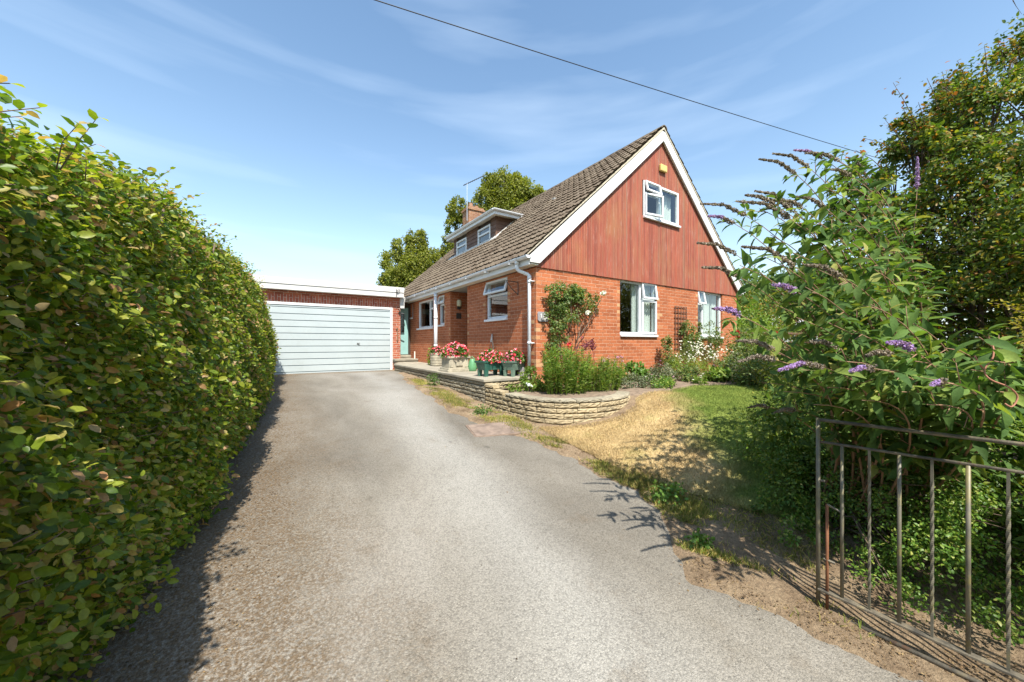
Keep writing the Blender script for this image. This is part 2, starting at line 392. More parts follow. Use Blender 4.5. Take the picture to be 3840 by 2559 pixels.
M_beech = foliage('beech_leaves', [(0, (.06, .12, .014)), (.28, (.12, .20, .02)), (.52, (.24, .32, .03)), (.77, (.40, .42, .05)), (.85, (.40, .36, .09)), (.93, (.46, .32, .16)), (1, (.48, .24, .10))], .42, .42, 1.0, dark=.7)
M_hazel = foliage('overgrown_leaves', [(0, (.055, .11, .018)), (.35, (.10, .17, .025)), (.66, (.18, .24, .03)), (.86, (.32, .32, .045)), (.95, (.38, .24, .06)), (1, (.42, .15, .04))], .38, .5, .9, dark=.7)
M_budd = foliage('buddleia_leaves', [(0, (.060, .12, .030)), (.4, (.105, .19, .045)), (.75, (.165, .26, .06)), (.95, (.26, .33, .07)), (1, (.38, .36, .10))], .34, .72, 2.0, dark=.65, spec=.18)
M_buddst = simple('buddleia_stem', (.28, .16, .09), .7, .3, 30)
M_brownf = foliage('spent_flowers', [(0, (.20, .15, .11)), (.6, (.33, .265, .20)), (1, (.44, .38, .30))], .15, .9, 5)
M_purpf = foliage('purple_flowers', [(0, (.30, .16, .42)), (.6, (.46, .30, .60)), (1, (.60, .45, .72))], .25, .7, 8, dark=.85)
M_box = foliage('small_shrub_leaves', [(0, (.07, .15, .02)), (.5, (.12, .23, .03)), (.85, (.22, .31, .045)), (1, (.38, .40, .10))], .3, .45, 2.0)
M_gold = foliage('golden_leaves', [(0, (.40, .34, .03)), (1, (.55, .47, .08))], .3)
M_tree = foliage('tree_leaves', [(0, (.14, .17, .025)), (.5, (.22, .25, .035)), (1, (.33, .32, .055))], .4, .55, .35, dark=.75)
M_fartree = foliage('far_tree_leaves', [(0, (.09, .15, .04)), (.5, (.13, .20, .05)), (1, (.20, .25, .07))], .35, .6, .25, dark=.7)
M_rose = foliage('rose_leaves', [(0, (.10, .18, .05)), (.6, (.19, .28, .08)), (1, (.34, .34, .11))], .4, .45, 4)
M_phlox = foliage('fresh_green_leaves', [(0, (.10, .20, .03)), (.5, (.19, .30, .045)), (1, (.33, .40, .09))], .42, .5, 3)
M_grey = foliage('grey_green_leaves', [(0, (.13, .17, .08)), (.6, (.20, .24, .13)), (1, (.32, .30, .18))], .25, .7, 3)
M_lime = foliage('lime_green_leaves', [(0, (.14, .25, .02)), (1, (.27, .36, .05))], .35)
M_white_f = foliage('white_petals', [(0, (.70, .68, .60)), (1, (.82, .82, .78))], .2, .6, 8, dark=.95)
M_beg = foliage('begonia_petals', [(0, (.55, .02, .03)), (.5, (.66, .04, .06)), (.65, (.70, .12, .20)), (.82, (.76, .28, .36)), (.93, (.80, .55, .55)), (1, (.62, .03, .04))], .2, .45, 6, dark=.85)
M_redf = foliage('red_petals', [(0, (.55, .02, .03)), (1, (.70, .06, .08))], .2, .5, 8, dark=.9)
M_pinkf = foliage('pink_petals', [(0, (.60, .25, .42)), (1, (.75, .42, .6))], .2, .5, 8, dark=.9)
M_burg = foliage('burgundy_leaves', [(0, (.12, .02, .04)), (1, (.30, .07, .10))], .2, .5, 8)
M_litter = foliage('leaf_litter_bits', [(0, (.10, .06, .03)), (.6, (.22, .14, .07)), (1, (.38, .27, .13))], .1, .9, 4)
def gate_mat():
    m, t = newmat('worn_gate_paint'); p = wpos(t)
    a = ramp(t, noise(t, p, 14, 5, .7), [(.36, (.07, .062, .05)), (.56, (.17, .145, .105)), (.72, (.30, .24, .13))])
    ru = ramp(t, noise(t, p, 6, 6, .75), [(.56, 0), (.66, .8)])
    a = mix(t, ru, a, (.17, .07, .03))
    b = nd(t, 'ShaderNodeBsdfPrincipled', {'Base Color': a, 'Roughness': .6, 'Metallic': .2, 'Normal': bump(t, noise(t, p, 120, 4), .5, .002)})
    out(t, b.outputs[0]); return m
M_gate = gate_mat()
M_gatebar = simple('greenish_gate_bar', (.14, .125, .09), .5, .35, 10, dirt=((.26, .21, .06), 7, .8))

# ---------------------------------------------------------------- leaf instancing
def tmpl(kind):
    if kind == 'ovate':
        v = [(0, 0, 0), (.28, .26, .05), (.28, -.26, .05), (.30, 0, 0), (.66, .24, .02), (.66, -.24, .02), (.66, 0, -.05), (1, 0, -.16)]
        f = [(0, 3, 1), (0, 2, 3), (3, 6, 4, 1), (3, 2, 5, 6), (6, 7, 4), (6, 5, 7)]
    elif kind == 'beech':
        oy = [.0, .13, .24, .29, .28, .22, .12, .0]; ox = [0, .10, .24, .40, .58, .75, .90, 1.0]; cu = [0, .01, .0, -.01, -.03, -.07, -.12, -.18]
        v = [(0, 0, 0)]; f = []
        for i in range(1, 7):
            w_ = .03 if i % 2 else -.01
            v += [(ox[i], oy[i], cu[i] + .06 + w_), (ox[i], 0, cu[i] - .02), (ox[i], -oy[i] * .94, cu[i] + .05 - w_)]
        v.append((1, 0, cu[7])); f += [(0, 2, 1), (0, 3, 2)]
        for i in range(5): a = 1 + 3 * i; f += [(a, a + 1, a + 4, a + 3), (a + 1, a + 2, a + 5, a + 4)]
        f += [(16, 17, 19), (17, 18, 19)]
    elif kind == 'lance':
        v = [(0, 0, 0), (.2, .15, .05), (.2, -.15, .05), (.2, 0, 0), (.5, .185, .03), (.5, -.185, .03), (.5, 0, -.04), (.78, .10, -.08), (.78, -.10, -.08), (.78, 0, -.12), (1, 0, -.26)]
        f = [(0, 3, 1), (0, 2, 3), (3, 6, 4, 1), (3, 2, 5, 6), (6, 9, 7, 4), (6, 5, 8, 9), (9, 10, 7), (9, 8, 10)]
    elif kind == 'narrow':
        v = [(0, 0, 0), (.45, .07, .02), (.45, -.07, .02), (1, 0, -.12)]; f = [(0, 2, 1), (1, 2, 3)]
    elif kind == 'slim':
        v = [(0, 0, 0), (.4, .10, .03), (.4, -.10, .03), (.4, 0, 0), (1, 0, -.18)]; f = [(0, 3, 1), (0, 2, 3), (1, 3, 4), (3, 2, 4)]
    elif kind == 'rhomb':
        v = [(0, 0, 0), (.5, .34, .06), (.5, -.34, .06), (1, 0, -.04)]; f = [(0, 2, 1), (1, 2, 3)]
    elif kind == 'round':
        v = [(0, 0, 0), (.3, .38, .05), (.3, -.38, .05), (.8, .34, .05), (.8, -.34, .05), (1, 0, .0), (.45, 0, -.06)]
        f = [(0, 6, 1), (0, 2, 6), (6, 3, 1), (6, 2, 4), (6, 5, 3), (6, 4, 5)]
    elif kind == 'blade':
        v = [(0, .06, 0), (0, -.06, 0), (.55, .045, .04), (.55, -.045, .04), (1, 0, -.05)]; f = [(0, 1, 3, 2), (2, 3, 4)]
    elif kind == 'bit':
        v = [(-.5, -.5, -.3), (.5, -.5, .2), (.5, .5, -.2), (-.5, .5, .3), (0, 0, .5)]; f = [(0, 1, 4), (1, 2, 4), (2, 3, 4), (3, 0, 4)]
    return np.array(v, float), f
def nrm(a): return a / np.maximum(np.linalg.norm(a, axis=1, keepdims=True), 1e-9)
def leaves(name, mat, parent, pos, axis, normal, size, kind='ovate', smooth=False):
    V, Fc = tmpl(kind); n = len(pos)
    a = nrm(axis); b = nrm(np.cross(normal, a)); c = np.cross(a, b)
    size = np.broadcast_to(np.asarray(size, float), (n,))
    P = pos[:, None, :] + size[:, None, None] * (V[None, :, 0:1] * a[:, None, :] + V[None, :, 1:2] * b[:, None, :] + V[None, :, 2:3] * c[:, None, :])
    off = np.array(root_loc(parent)) if parent else np.zeros(3)
    P = (P - off).reshape(-1, 3)
    k = len(V); fl = np.concatenate([np.array(f) for f in Fc]); tot = np.array([len(f) for f in Fc])
    li = (fl[None, :] + (np.arange(n) * k)[:, None]).ravel()
    lt = np.tile(tot, n); ls = np.concatenate([[0], np.cumsum(lt)[:-1]])
    me = bpy.data.meshes.new(name)
    me.vertices.add(len(P)); me.vertices.foreach_set('co', P.ravel().astype(np.float32))
    me.loops.add(len(li)); me.loops.foreach_set('vertex_index', li.astype(np.int32))
    me.polygons.add(len(lt)); me.polygons.foreach_set('loop_start', ls.astype(np.int32))
    me.update(calc_edges=True); me.validate()
    if smooth: me.polygons.foreach_set('use_smooth', np.ones(len(lt), bool))
    me.materials.append(mat)
    o = bpy.data.objects.new(name, me); COL.objects.link(o)
    if parent: o.parent = parent
    return o
def rnd(n, s=1.0): return rng.normal(size=(n, 3)) * s
def cloud(lobes, n, clump=.3, shell=.7, per=60):
    """leaf positions in clumps over and through a set of ellipsoids (cx,cy,cz,rx,ry,rz)"""
    L = np.array([l if len(l) == 6 else (l[0], l[1], l[2], l[3], l[3], l[3]) for l in lobes], float)
    w = (L[:, 3] * L[:, 5]) ** 1.0; w /= w.sum()
    nc = max(4, n // per)
    li = rng.choice(len(L), nc, p=w)
    d = nrm(rnd(nc)); rad = shell + (1 - shell) * rng.random(nc) ** .5
    cen = L[li, :3] + d * L[li, 3:] * rad[:, None]
    crr = clump * (.6 + .8 * rng.random(nc)) * L[li, 3:].mean(axis=1)
    ci = rng.integers(0, nc, n)
    dd = nrm(rnd(n)) * (rng.random(n) ** .45)[:, None] * crr[ci][:, None]
    pos = cen[ci] + dd
    outw = nrm(nrm(pos - L[li[ci], :3]) + .8 * nrm(dd))
    return pos, outw
def leaf_cloud(name, mat, parent, lobes, n, size, kind='ovate', clump=.3, shell=.7, per=60, up=.5, droop=.3, jit=.7, floor=None):
    pos, ow = cloud(lobes, n, clump, shell, per)
    if floor is not None:
        k = pos[:, 2] > floor; pos, ow = pos[k], ow[k]
    m = len(pos)
    nor = nrm(ow + np.array([0, 0, up]) + rnd(m, jit)); ax = nrm(ow * .8 + rnd(m, .7) - np.array([0, 0, droop]))
    sz = size * (.7 + .6 * rng.random(m))
    return leaves(name, mat, parent, pos, ax, nor, sz, kind)

# ================================================================= THE GROUND
def drive_edges(Y):
    Y = np.asarray(Y, float)
    r = np.interp(Y, [-8, -1, .4, .9, 1.3, 1.55, 1.85, 2.2, 2.6, 3.2, 3.9, 4.4, 5.3, 8.3, 9.8, 11, 12.45], [2.75, 2.62, 2.55, 2.42, 2.28, 2.44, 2.80, 2.9, 2.92, 2.84, 2.74, 2.52, 2.42, 2.62, 2.95, 3.2, 3.34])
    r = r + .03 * np.sin(Y * 9) + .02 * np.sin(Y * 23 + 1) + .014 * np.sin(Y * 57 + 2) + .03 * np.sin(Y * 4.1 + .5)
    l = np.interp(Y, [-8, 2, 6, 12.45], [-.95, -.8, -.45, -1.3])
    return l, r
def grid_mesh(name, xs, ys, zf, mat, keep=None):
    nx, ny = len(xs), len(ys)
    X, Y = np.meshgrid(xs, ys); Z = zf(X, Y)
    v = np.stack([X.ravel(), Y.ravel(), Z.ravel()], 1)
    f = [(j * nx + i, j * nx + i + 1, (j + 1) * nx + i + 1, (j + 1) * nx + i) for j in range(ny - 1) for i in range(nx - 1)]
    return mesh_obj(name, v, f, mat, smooth=True)
xs = np.concatenate([[-1500, -400, -120, -50, -20, -8, -4], np.arange(-3, 9, .1), [9.5, 10, 11, 12, 14, 17, 22, 30, 50, 120, 400, 1500]])
ys = np.concatenate([[-1500, -400, -100, -30, -12, -6], np.arange(-4, 13.5, .1), [14, 16, 20, 30, 60, 150, 400, 1500]])
def lawn_lo(X): return np.interp(X, [3.12, 3.25, 3.4, 3.7, 4.4, 5, 11], [2.5, 1.75, 1.3, 1.0, .8, .6, .4])
def lawn_hi(X): return np.interp(X, [3.12, 3.3, 3.6, 4.1, 4.6, 4.9, 5.3, 5.9, 7, 8, 9, 11], [3.9, 3.75, 3.58, 3.42, 3.5, 3.72, 3.85, 3.82, 3.95, 3.6, 3.4, 3.3])
def ground_z(X, Y):
    l, r = drive_edges(np.clip(Y, -8, 12.45))
    ins = np.clip(np.minimum(X - l - .02, r - X - .02) / .12, 0, 1) * (Y < 12.6) * (Y > -8)
    lump = .012 * np.sin(X * 11 + 2 * np.sin(Y * 5)) * np.sin(Y * 13 + X * 3)
    near = (X > -3) & (X < 9) & (Y > -4) & (Y < 13.5)
    lw = (X > 3.2) & (X < 10.9) & (Y > lawn_lo(X) + .08) & (Y < lawn_hi(X) - .08)
    return zg(X, Y) + .012 + lump * near * (1 - ins) * (1 - lw) - .05 * ins - .04 * lw
tag(grid_mesh('ground', xs, ys, ground_z, M_ground), kind='structure')
ny = 520; nx = 26; Yd = np.linspace(-8, 12.45, ny); v = []; f = []
l_, r_ = drive_edges(Yd)
for j in range(ny):
    for i in range(nx):
        t_ = i / (nx - 1); x = l_[j] + (r_[j] - l_[j]) * t_; v.append((x, Yd[j], zgf(x, Yd[j]) + .006 - (.02 if i == nx - 1 else 0)))
for j in range(ny - 1):
    for i in range(nx - 1): f.append((j * nx + i, j * nx + i + 1, (j + 1) * nx + i + 1, (j + 1) * nx + i))
tag(mesh_obj('driveway', v, f, M_drive, smooth=True), kind='structure')
# lawn
Xl = np.linspace(3.12, 11, 90); v = []; f = []; m_ = 40
for i, x in enumerate(Xl):
    a, b = lawn_lo(x), lawn_hi(x) + .03 * math.sin(x * 15)
    for j in range(m_):
        y = a + (b - a) * j / (m_ - 1); v.append((x + .03 * math.sin(y * 12), y, zgf(x, y) + .024 + (-.02 if j in (0, m_ - 1) or i == 0 else 0)))
for i in range(len(Xl) - 1):
    for j in range(m_ - 1): f.append((i * m_ + j, (i + 1) * m_ + j, (i + 1) * m_ + j + 1, i * m_ + j + 1))
tag(mesh_obj('lawn', v, f, M_lawn, smooth=True), kind='structure')
# grass blades on the lawn
n = 230000
X = 3.05 + (rng.random(n) ** 1.35) * 6.5; Y = .6 + rng.random(n) * 3.5
k = (Y > lawn_lo(X) - .16 * rng.random(n) ** 2) & (Y < lawn_hi(X) + .05); X, Y = X[k], Y[k]
pos = np.stack([X, Y, zg(X, Y) + .02], 1); m_ = len(pos)
g = leaves('grass', M_blade, None, pos, rnd(m_, .5) + np.array([0, 0, .8]), rnd(m_), .018 + .026 * rng.random(m_), 'blade')
tag(g, 'short dry tan grass turning green toward the shrubs', 'grass', kind='stuff')
# verge tufts between drive and lawn / wall
def tuft_field(n, seed):
    r2 = np.random.default_rng(seed)
    cx = []; 
    segs = [(2.56, 1.25, .13, .26), (2.66, .85, .05, .2), (2.95, 1.75, .14, .35), (3.02, 2.3, .14, .3), (2.98, 2.9, .12, .3), (2.92, 3.45, .10, .3), (2.86, 4.2, .10, .3), (2.78, 5.0, .12, .35), (2.72, 5.8, .13, .35), (2.74, 6.7, .12, .4), (2.78, 7.5, .10, .35), (2.85, 8.3, .08, .3), (2.98, 4.6, .05, .3)]
    w = np.array([s[2] * s[3] for s in segs]); w /= w.sum()
    i = r2.choice(len(segs), n, p=w); s = np.array(segs)[i]
    x = s[:, 0] + r2.normal(size=n) * s[:, 2] * .8; y = s[:, 1] + r2.normal(size=n) * s[:, 3] * .6
    return x, y
x, y = tuft_field(80000, 3)
_, re = drive_edges(y); k = (x > re - .05) & ((x < 3.08) | (y < 4)) & (np.sin(y * 3.1 + 1) + np.sin(y * 7.3 + x * 9) * .7 + np.sin(x * 31 + y * 17) * .5 > -.6 + .8 * rng.random(len(x))); x, y = x[k], y[k]
pos = np.stack([x, y, zg(x, y) + .005], 1); m_ = len(pos)
tag(leaves('grass', M_verge, None, pos, rnd(m_, .6) + np.array([0, 0, .7]), rnd(m_), .022 + .045 * rng.random(m_) ** 2, 'blade'), 'straggly yellow and green grass along the edge of the drive', 'grass', kind='stuff')
x = 2.95 + .75 * rng.random(9000); y = .85 + 1.5 * rng.random(9000); k = y < lawn_lo(np.maximum(x, 3.12)) + .1; x, y = x[k], y[k]; m_ = len(x)
tag(leaves('grass', M_verge, None, np.stack([x, y, zg(x, y) + .01], 1), rnd(m_, .8) + np.array([0, 0, .5]), rnd(m_), .02 + .04 * rng.random(m_) ** 2, 'blade'), 'thin dry grass on the bank between the drive and the shaded lawn', 'grass', kind='stuff')
# loose debris: bark, dead leaves, grit
def litter(n, fx, label):
    x, y = fx(n); pos = np.stack([x, y, zg(x, y) + .012], 1); m_ = len(pos)
    tag(leaves('leaf_litter', M_litter, None, pos, rnd(m_) * np.array([1, 1, .2]), rnd(m_, .3) + np.array([0, 0, 1]), .004 + .014 * rng.random(m_) ** 3, 'rhomb'), label, 'leaf litter', kind='stuff')
litter(16000, lambda n: (lambda y: (np.interp(y, [0, 2, 4, 6, 10, 12], [-.5, -.45, -.2, 0, .2, .3]) + np.abs(rng.normal(size=n)) * .28 - .25, y))(rng.random(n) ** 1.3 * 12), 'brown leaf litter and twigs strewn at the foot of the hedge')
litter(24000, lambda n: (lambda y: (drive_edges(y)[1] + .05 + rng.normal(size=n) * .10 + np.abs(rng.normal(size=n)) * .18, y))(rng.random(n) ** 1.2 * 9), 'dry brown litter along the right edge of the drive')
litter(6000, lambda n: (2.9 + 2.2 * rng.random(n), -.6 + 1.7 * rng.random(n)), 'dead leaves and twigs under the shrubs behind the gate')
litter(2500, lambda n: (.2 + 3.1 * rng.random(n), 12.35 - np.abs(rng.normal(size=n)) * .5), 'brown debris blown against the garage door')

litter(260, lambda n: (-.1 + 2.4 * rng.random(n), 1 + 9 * rng.random(n)), 'stray dead leaf bits scattered over the tarmac')
# small weeds
def weed(x, y, r, h, n, label, mat=M_weed):
    z = zgf(x, y); p = empty('weed', (x, y, z), label, 'weed', 'small weeds at the drive edge')
    leaf_cloud('leaf_mass', mat, p, [(x, y, z + h * .5, r, r, h * .5)], n, .035, 'ovate', clump=.6, shell=.2, per=12, up=.8)
weed(2.58, 1.42, .07, .08, 160, 'small bright green weed on the drive edge, nearest to the gate')
weed(2.92, 7.6, .10, .30, 260, 'upright leafy weed against the middle of the stone wall')
weed(2.78, 5.05, .16, .09, 320, 'low clump of green weeds beside the manhole cover')
weed(2.98, 1.95, .16, .12, 300, 'spreading green weed tuft between drive and lawn')

# manhole cover
mh = empty('manhole_cover', (2.55, 4.2, zgf(2.55, 4.2)), 'rusty brown rectangular manhole cover at the drive edge', 'manhole cover')
Mx = Matrix.Translation((2.56, 4.22, zgf(2.5, 4.22) + .012)) @ Matrix.Rotation(R(-12), 4, 'Z') @ Matrix.Rotation(R(5.5), 4, 'X')
M_rust = simple('rusty_iron', (.20, .14, .10), .8, .35, 12, bmp=.7)
MB().box(-.40, .40, -.26, .26, -.02, .006, Mx).build('frame', M_rust, mh, bevel=.003)
q = MB().box(-.375, .375, -.235, .235, .0, .012, Mx)
q.build('lid', simple('manhole_lid', (.23, .17, .13), .85, .4, 9, bmp=.8), mh, bevel=.003)

# ================================================================= THE HOUSE
GX0, GX1, GYF, YB = 4.142, 11.87, 5.45, 15.0     # wall planes
ZB, ZT = -.95, 1.455
house = empty('brick_house', (8, 5.45, -.8), 'red brick chalet house with red boarded gable and brown tiled roof', 'house')
def wall(plane_axis, c, thick, a0, a1, z0, z1, holes, mb):
    """vertical wall sheet at axis value c, outer face at c, going inwards by thick (signed); holes (a0,a1,z0,z1)"""
    A = sorted(set([a0, a1] + [h[0] for h in holes] + [h[1] for h in holes])); Z = sorted(set([z0, z1] + [h[2] for h in holes] + [h[3] for h in holes]))
    A = [a for a in A if a0 <= a <= a1]; Z = [z for z in Z if z0 <= z <= z1]
    def solid(i, j):
        if i < 0 or j < 0 or i >= len(A) - 1 or j >= len(Z) - 1: return False
        am, zm = (A[i] + A[i + 1]) / 2, (Z[j] + Z[j + 1]) / 2
        return not any(h[0] < am < h[1] and h[2] < zm < h[3] for h in holes)
    def P(a, d, z): return (c + d, a, z) if plane_axis == 'X' else (a, c + d, z)
    def q(p, n):
        v = [Vector(x) for x in p]; nn = (v[1] - v[0]).cross(v[2] - v[0])
        if nn.dot(Vector(n)) < 0: p = p[::-1]
        mb.add(p, [(0, 1, 2, 3)])
    s = 1 if thick > 0 else -1
    ax = (1, 0, 0) if plane_axis == 'X' else (0, 1, 0); al = (0, 1, 0) if plane_axis == 'X' else (1, 0, 0)
    for i in range(len(A) - 1):
        for j in range(len(Z) - 1):
            if not solid(i, j): continue
            b0, b1, y0, y1 = A[i], A[i + 1], Z[j], Z[j + 1]
            q([P(b0, 0, y0), P(b1, 0, y0), P(b1, 0, y1), P(b0, 0, y1)], [-s * k for k in ax])
            q([P(b0, thick, y0), P(b1, thick, y0), P(b1, thick, y1), P(b0, thick, y1)], [s * k for k in ax])
            if not solid(i - 1, j): q([P(b0, 0, y0), P(b0, thick, y0), P(b0, thick, y1), P(b0, 0, y1)], [-k for k in al])
            if not solid(i + 1, j): q([P(b1, 0, y0), P(b1, thick, y0), P(b1, thick, y1), P(b1, 0, y1)], al)
            if not solid(i, j - 1): q([P(b0, 0, y0), P(b1, 0, y0), P(b1, thick, y0), P(b0, thick, y0)], (0, 0, -1))
            if not solid(i, j + 1): q([P(b0, 0, y1), P(b1, 0, y1), P(b1, thick, y1), P(b0, thick, y1)], (0, 0, 1))
TH = .27
mb = MB()
H_big = (6.513, 7.87, .15, ZT); H_r = (9.705, 11.015, .13, ZT)
wall('Y', GYF, TH, GX0, GX1, ZB, ZT, [H_big, H_r], mb)
H_w1 = (6.452, 7.409, .55, 1.42); H_rec = (8.368, 9.436, ZB, ZT)
wall('X', GX0, TH, GYF + TH, 8.368, ZB, ZT, [H_w1], mb)
H_w2 = (9.86, 10.301, .55, 1.42); H_w3 = (10.75, 12.227, .51, 1.42)
wall('X', GX0, TH, 9.436, 13.0, ZB, ZT, [H_w2, H_w3, (12.72, 12.94, .93, 1.42)], mb)
mb.box(GX0 + TH, 5.6, 8.368 - TH, 8.366, ZB, ZT); mb.box(GX0 + TH, 5.6, 9.438, 9.436 + TH, ZB, ZT)   # porch recess sides
mb.box(5.33, 5.6, 8.368, 9.436, 1.25, ZT)
wall('X', GX1, -TH, GYF + TH, YB, ZB, ZT, [], mb)
mb.box(GX0, GX1, YB, YB + TH, ZB, ZT)
wall('X', GX0 + .002, TH, 13.0, YB, ZB, ZT, [], mb)
mb.build('brick_wall', M_brick, house, uv=True)
# back gable wall
MB().prism([(GX0, YB + .02, ZT), (GX1, YB + .02, ZT), (8.0, YB + .02, 4.95)], (0, .2, 0)).build('rear_gable', M_brick, house, uv=True)
# interior
mb = MB(); mb.box(GX0 + TH + .01, GX1 - TH - .01, GYF + TH + .01, YB - .01, -.72, -.62); mb.build('floor', M_intfl, house)
mb = MB(); mb.box(GX0 + .02, GX1 - .02, GYF + .16, YB - .01, 1.46, 1.52)
mb.box(5.65, 5.72, GYF + TH + .01, YB - .01, -.62, 1.455); mb.box(5.75, GX1 - TH - .02, 8.9, 9.0, -.62, 1.455)
mb.box(6.4, 9.6, 7.6, 7.7, 1.53, 4.0)
mb.build('inner_wall', M_int, house)
# porch recess: door deep inside
dr = MB().box(5.28, 5.32, 8.38, 9.42, -.63, 1.25).build('front_door', simple('porch_door', (.12, .07, .05), .5), house)
# buff quoin bricks
mb = MB()
def quoin_y(x, side, z0, z1, start=0):     # on gable face
    z = z0; k = start
    while z + .065 < z1:
        w = .1 if k % 2 else .215
        if (k % 2 and rng.random() < .8) or rng.random() < .2:
            x0, x1 = (x, x + w) if side > 0 else (x - w, x)
            mb.box(x0, x1, GYF - .0025, GYF + .05, z, z + .064)
        z += .075; k += 1
def qb():
    global mb
    mb.build('quoin', M_buff, house); mb = MB()
quoin_y(GX0 - .002, 1, -.75, 1.4); qb(); quoin_y(H_big[0] - .002, -1, .15, 1.4); qb(); quoin_y(H_big[1] + .002, 1, .15, 1.4, 1); qb(); quoin_y(H_r[0] - .002, -1, .15, 1.4); qb(); quoin_y(H_r[1] + .002, 1, .15, 1.4, 1); qb(); quoin_y(GX1 + .001, -1, -.75, 1.4); qb()
def quoin_x(y, side, z0, z1, start=0):
    z = z0; k = start
    while z + .065 < z1:
        w = .1 if k % 2 else .215
        if k % 2 and rng.random() < .85:
            y0, y1 = (y, y + w) if side > 0 else (y - w, y)
            mb.box(GX0 - .0025, GX0 + .05, y0, y1, z, z + .064)
        z += .075; k += 1
quoin_x(GYF + .055, 1, -.75, 1.4); qb(); quoin_x(H_w1[0] - .002, -1, .5, 1.4); qb(); quoin_x(H_w1[1] + .002, 1, .5, 1.4); qb(); quoin_x(8.366, -1, -.6, 1.4); qb(); quoin_x(9.438, 1, -.6, 1.4); qb(); quoin_x(H_w2[0] - .002, -1, .5, 1.4)
mb.build('quoin', M_buff, house)

# windows ------------------------------------------------------------
def window(org, u, n, W, H, lay, sill=True, frame=.055, depth=.07, name='window', mat=M_white, sillw=.05, rec=.05):
    """org: lower corner on the outer wall face; u: along wall; n: outward; lay: list of (kind,u0,u1,z0,z1,ang)"""
    u = Vector(u); n = Vector(n); o = Vector(org); zz = Vector((0, 0, 1))
    def MM(o2): return Matrix((
        (u.x, n.x, 0, o2.x), (u.y, n.y, 0, o2.y), (u.z, n.z, 1, o2.z), (0, 0, 0, 1)))
    m = MM(o - n * (rec + depth))
    fr = MB(); f = frame
    fr.box(0, f, 0, depth, 0, H, m); fr.box(W - f, W, 0, depth, 0, H, m); fr.box(f, W - f, 0, depth, 0, f, m); fr.box(f, W - f, 0, depth, H - f, H, m)
    panes = []; sashes = []
    for it in lay:
        k = it[0]
        if k == 'mv': fr.box(it[1] - f * .5, it[1] + f * .5, .001, depth - .001, f, H - f, m)
        elif k == 'mh': fr.box(it[1], it[2], .001, depth - .001, it[3] - f * .5, it[3] + f * .5, m)
        elif k == 'pane': panes.append((it[1:5], m, fr))
        elif k in ('vent', 'case'):
            u0, u1, z0, z1, ang = it[1:6]; s = .045
            if k == 'vent':
                mm = m @ Matrix.Translation((0, depth + .002, z1)) @ Matrix.Rotation(R(ang), 4, 'X') @ Matrix.Translation((0, 0, -z1))
            else:
                mm = m @ Matrix.Translation((u0, depth + .002, 0)) @ Matrix.Rotation(R(ang), 4, 'Z') @ Matrix.Translation((-u0, 0, 0))
            sb = MB(); sb.box(u0, u0 + s, 0, .045, z0, z1, mm); sb.box(u1 - s, u1, 0, .045, z0, z1, mm)
            sb.box(u0 + s, u1 - s, 0, .045, z0, z0 + s, mm); sb.box(u0 + s, u1 - s, 0, .045, z1 - s, z1, mm)
            sashes.append((sb, (u0 + s, u1 - s, z0 + s, z1 - s), mm))
    w = fr.build(name, mat, house, bevel=.006)
    for (pu0, pu1, pz0, pz1), pm, _ in panes:
        MB().add([pm @ Vector(q) for q in ((pu0, depth * .5, pz0), (pu1, depth * .5, pz0), (pu1, depth * .5, pz1), (pu0, depth * .5, pz1))], [(0, 1, 2, 3)]).build('pane', M_glass, w)
    for sb, (a0, a1, b0, b1), mm in sashes:
        s_o = sb.build('sash', mat, w, bevel=.006)
        MB().add([mm @ Vector(q) for q in ((a0, .022, b0), (a1, .022, b0), (a1, .022, b1), (a0, .022, b1))], [(0, 1, 2, 3)]).build('pane', M_glass, w)
    if sill:
        mm = MM(o); sb = MB(); sb.box(-.02 if rec < .04 else .002, W + (.02 if rec < .04 else -.002), -rec - .03, sillw, -.055, -.002, mm); sb.build('sill', mat, w, bevel=.008)
    return w
# gable big window  (pane left, vent over casement right)
W, H = H_big[1] - H_big[0], ZT - H_big[2] - .055
mu = 7.30 - H_big[0]
window((H_big[0], GYF, H_big[2] + .055), (1, 0, 0), (0, -1, 0), W, H, [('mv', mu), ('mh', mu, W, H - .40), ('pane', .055, mu - .027, .055, H - .055),
       ('vent', mu + .01, W - .01, H - .40, H - .01, 9), ('case', mu + .03, W - .02, .02, H - .42, 3)])
W, H = H_r[1] - H_r[0], ZT - H_r[2] - .055
mu = 10.03 - H_r[0]
window((H_r[0], GYF, H_r[2] + .055), (1, 0, 0), (0, -1, 0), W, H, [('mv', mu), ('mh', 0.05, mu, H - .36), ('pane', mu + .027, W - .055, .055, H - .055), ('pane', .055, mu - .027, .055, H - .39),
       ('vent', .01, mu + .02, H - .38, H - .01, 11)])
# upstairs gable window (proud of the boards)
window((7.318, GYF - .03, 3.03), (1, 0, 0), (0, -1, 0), 1.432, .85, [('mv', .60), ('mh', .05, .6, .56), ('pane', .63, 1.375, .055, .79),
       ('vent', .02, .59, .57, .83, 13), ('case', .02, .60, .03, .55, 9)], rec=-.005, sillw=.06)
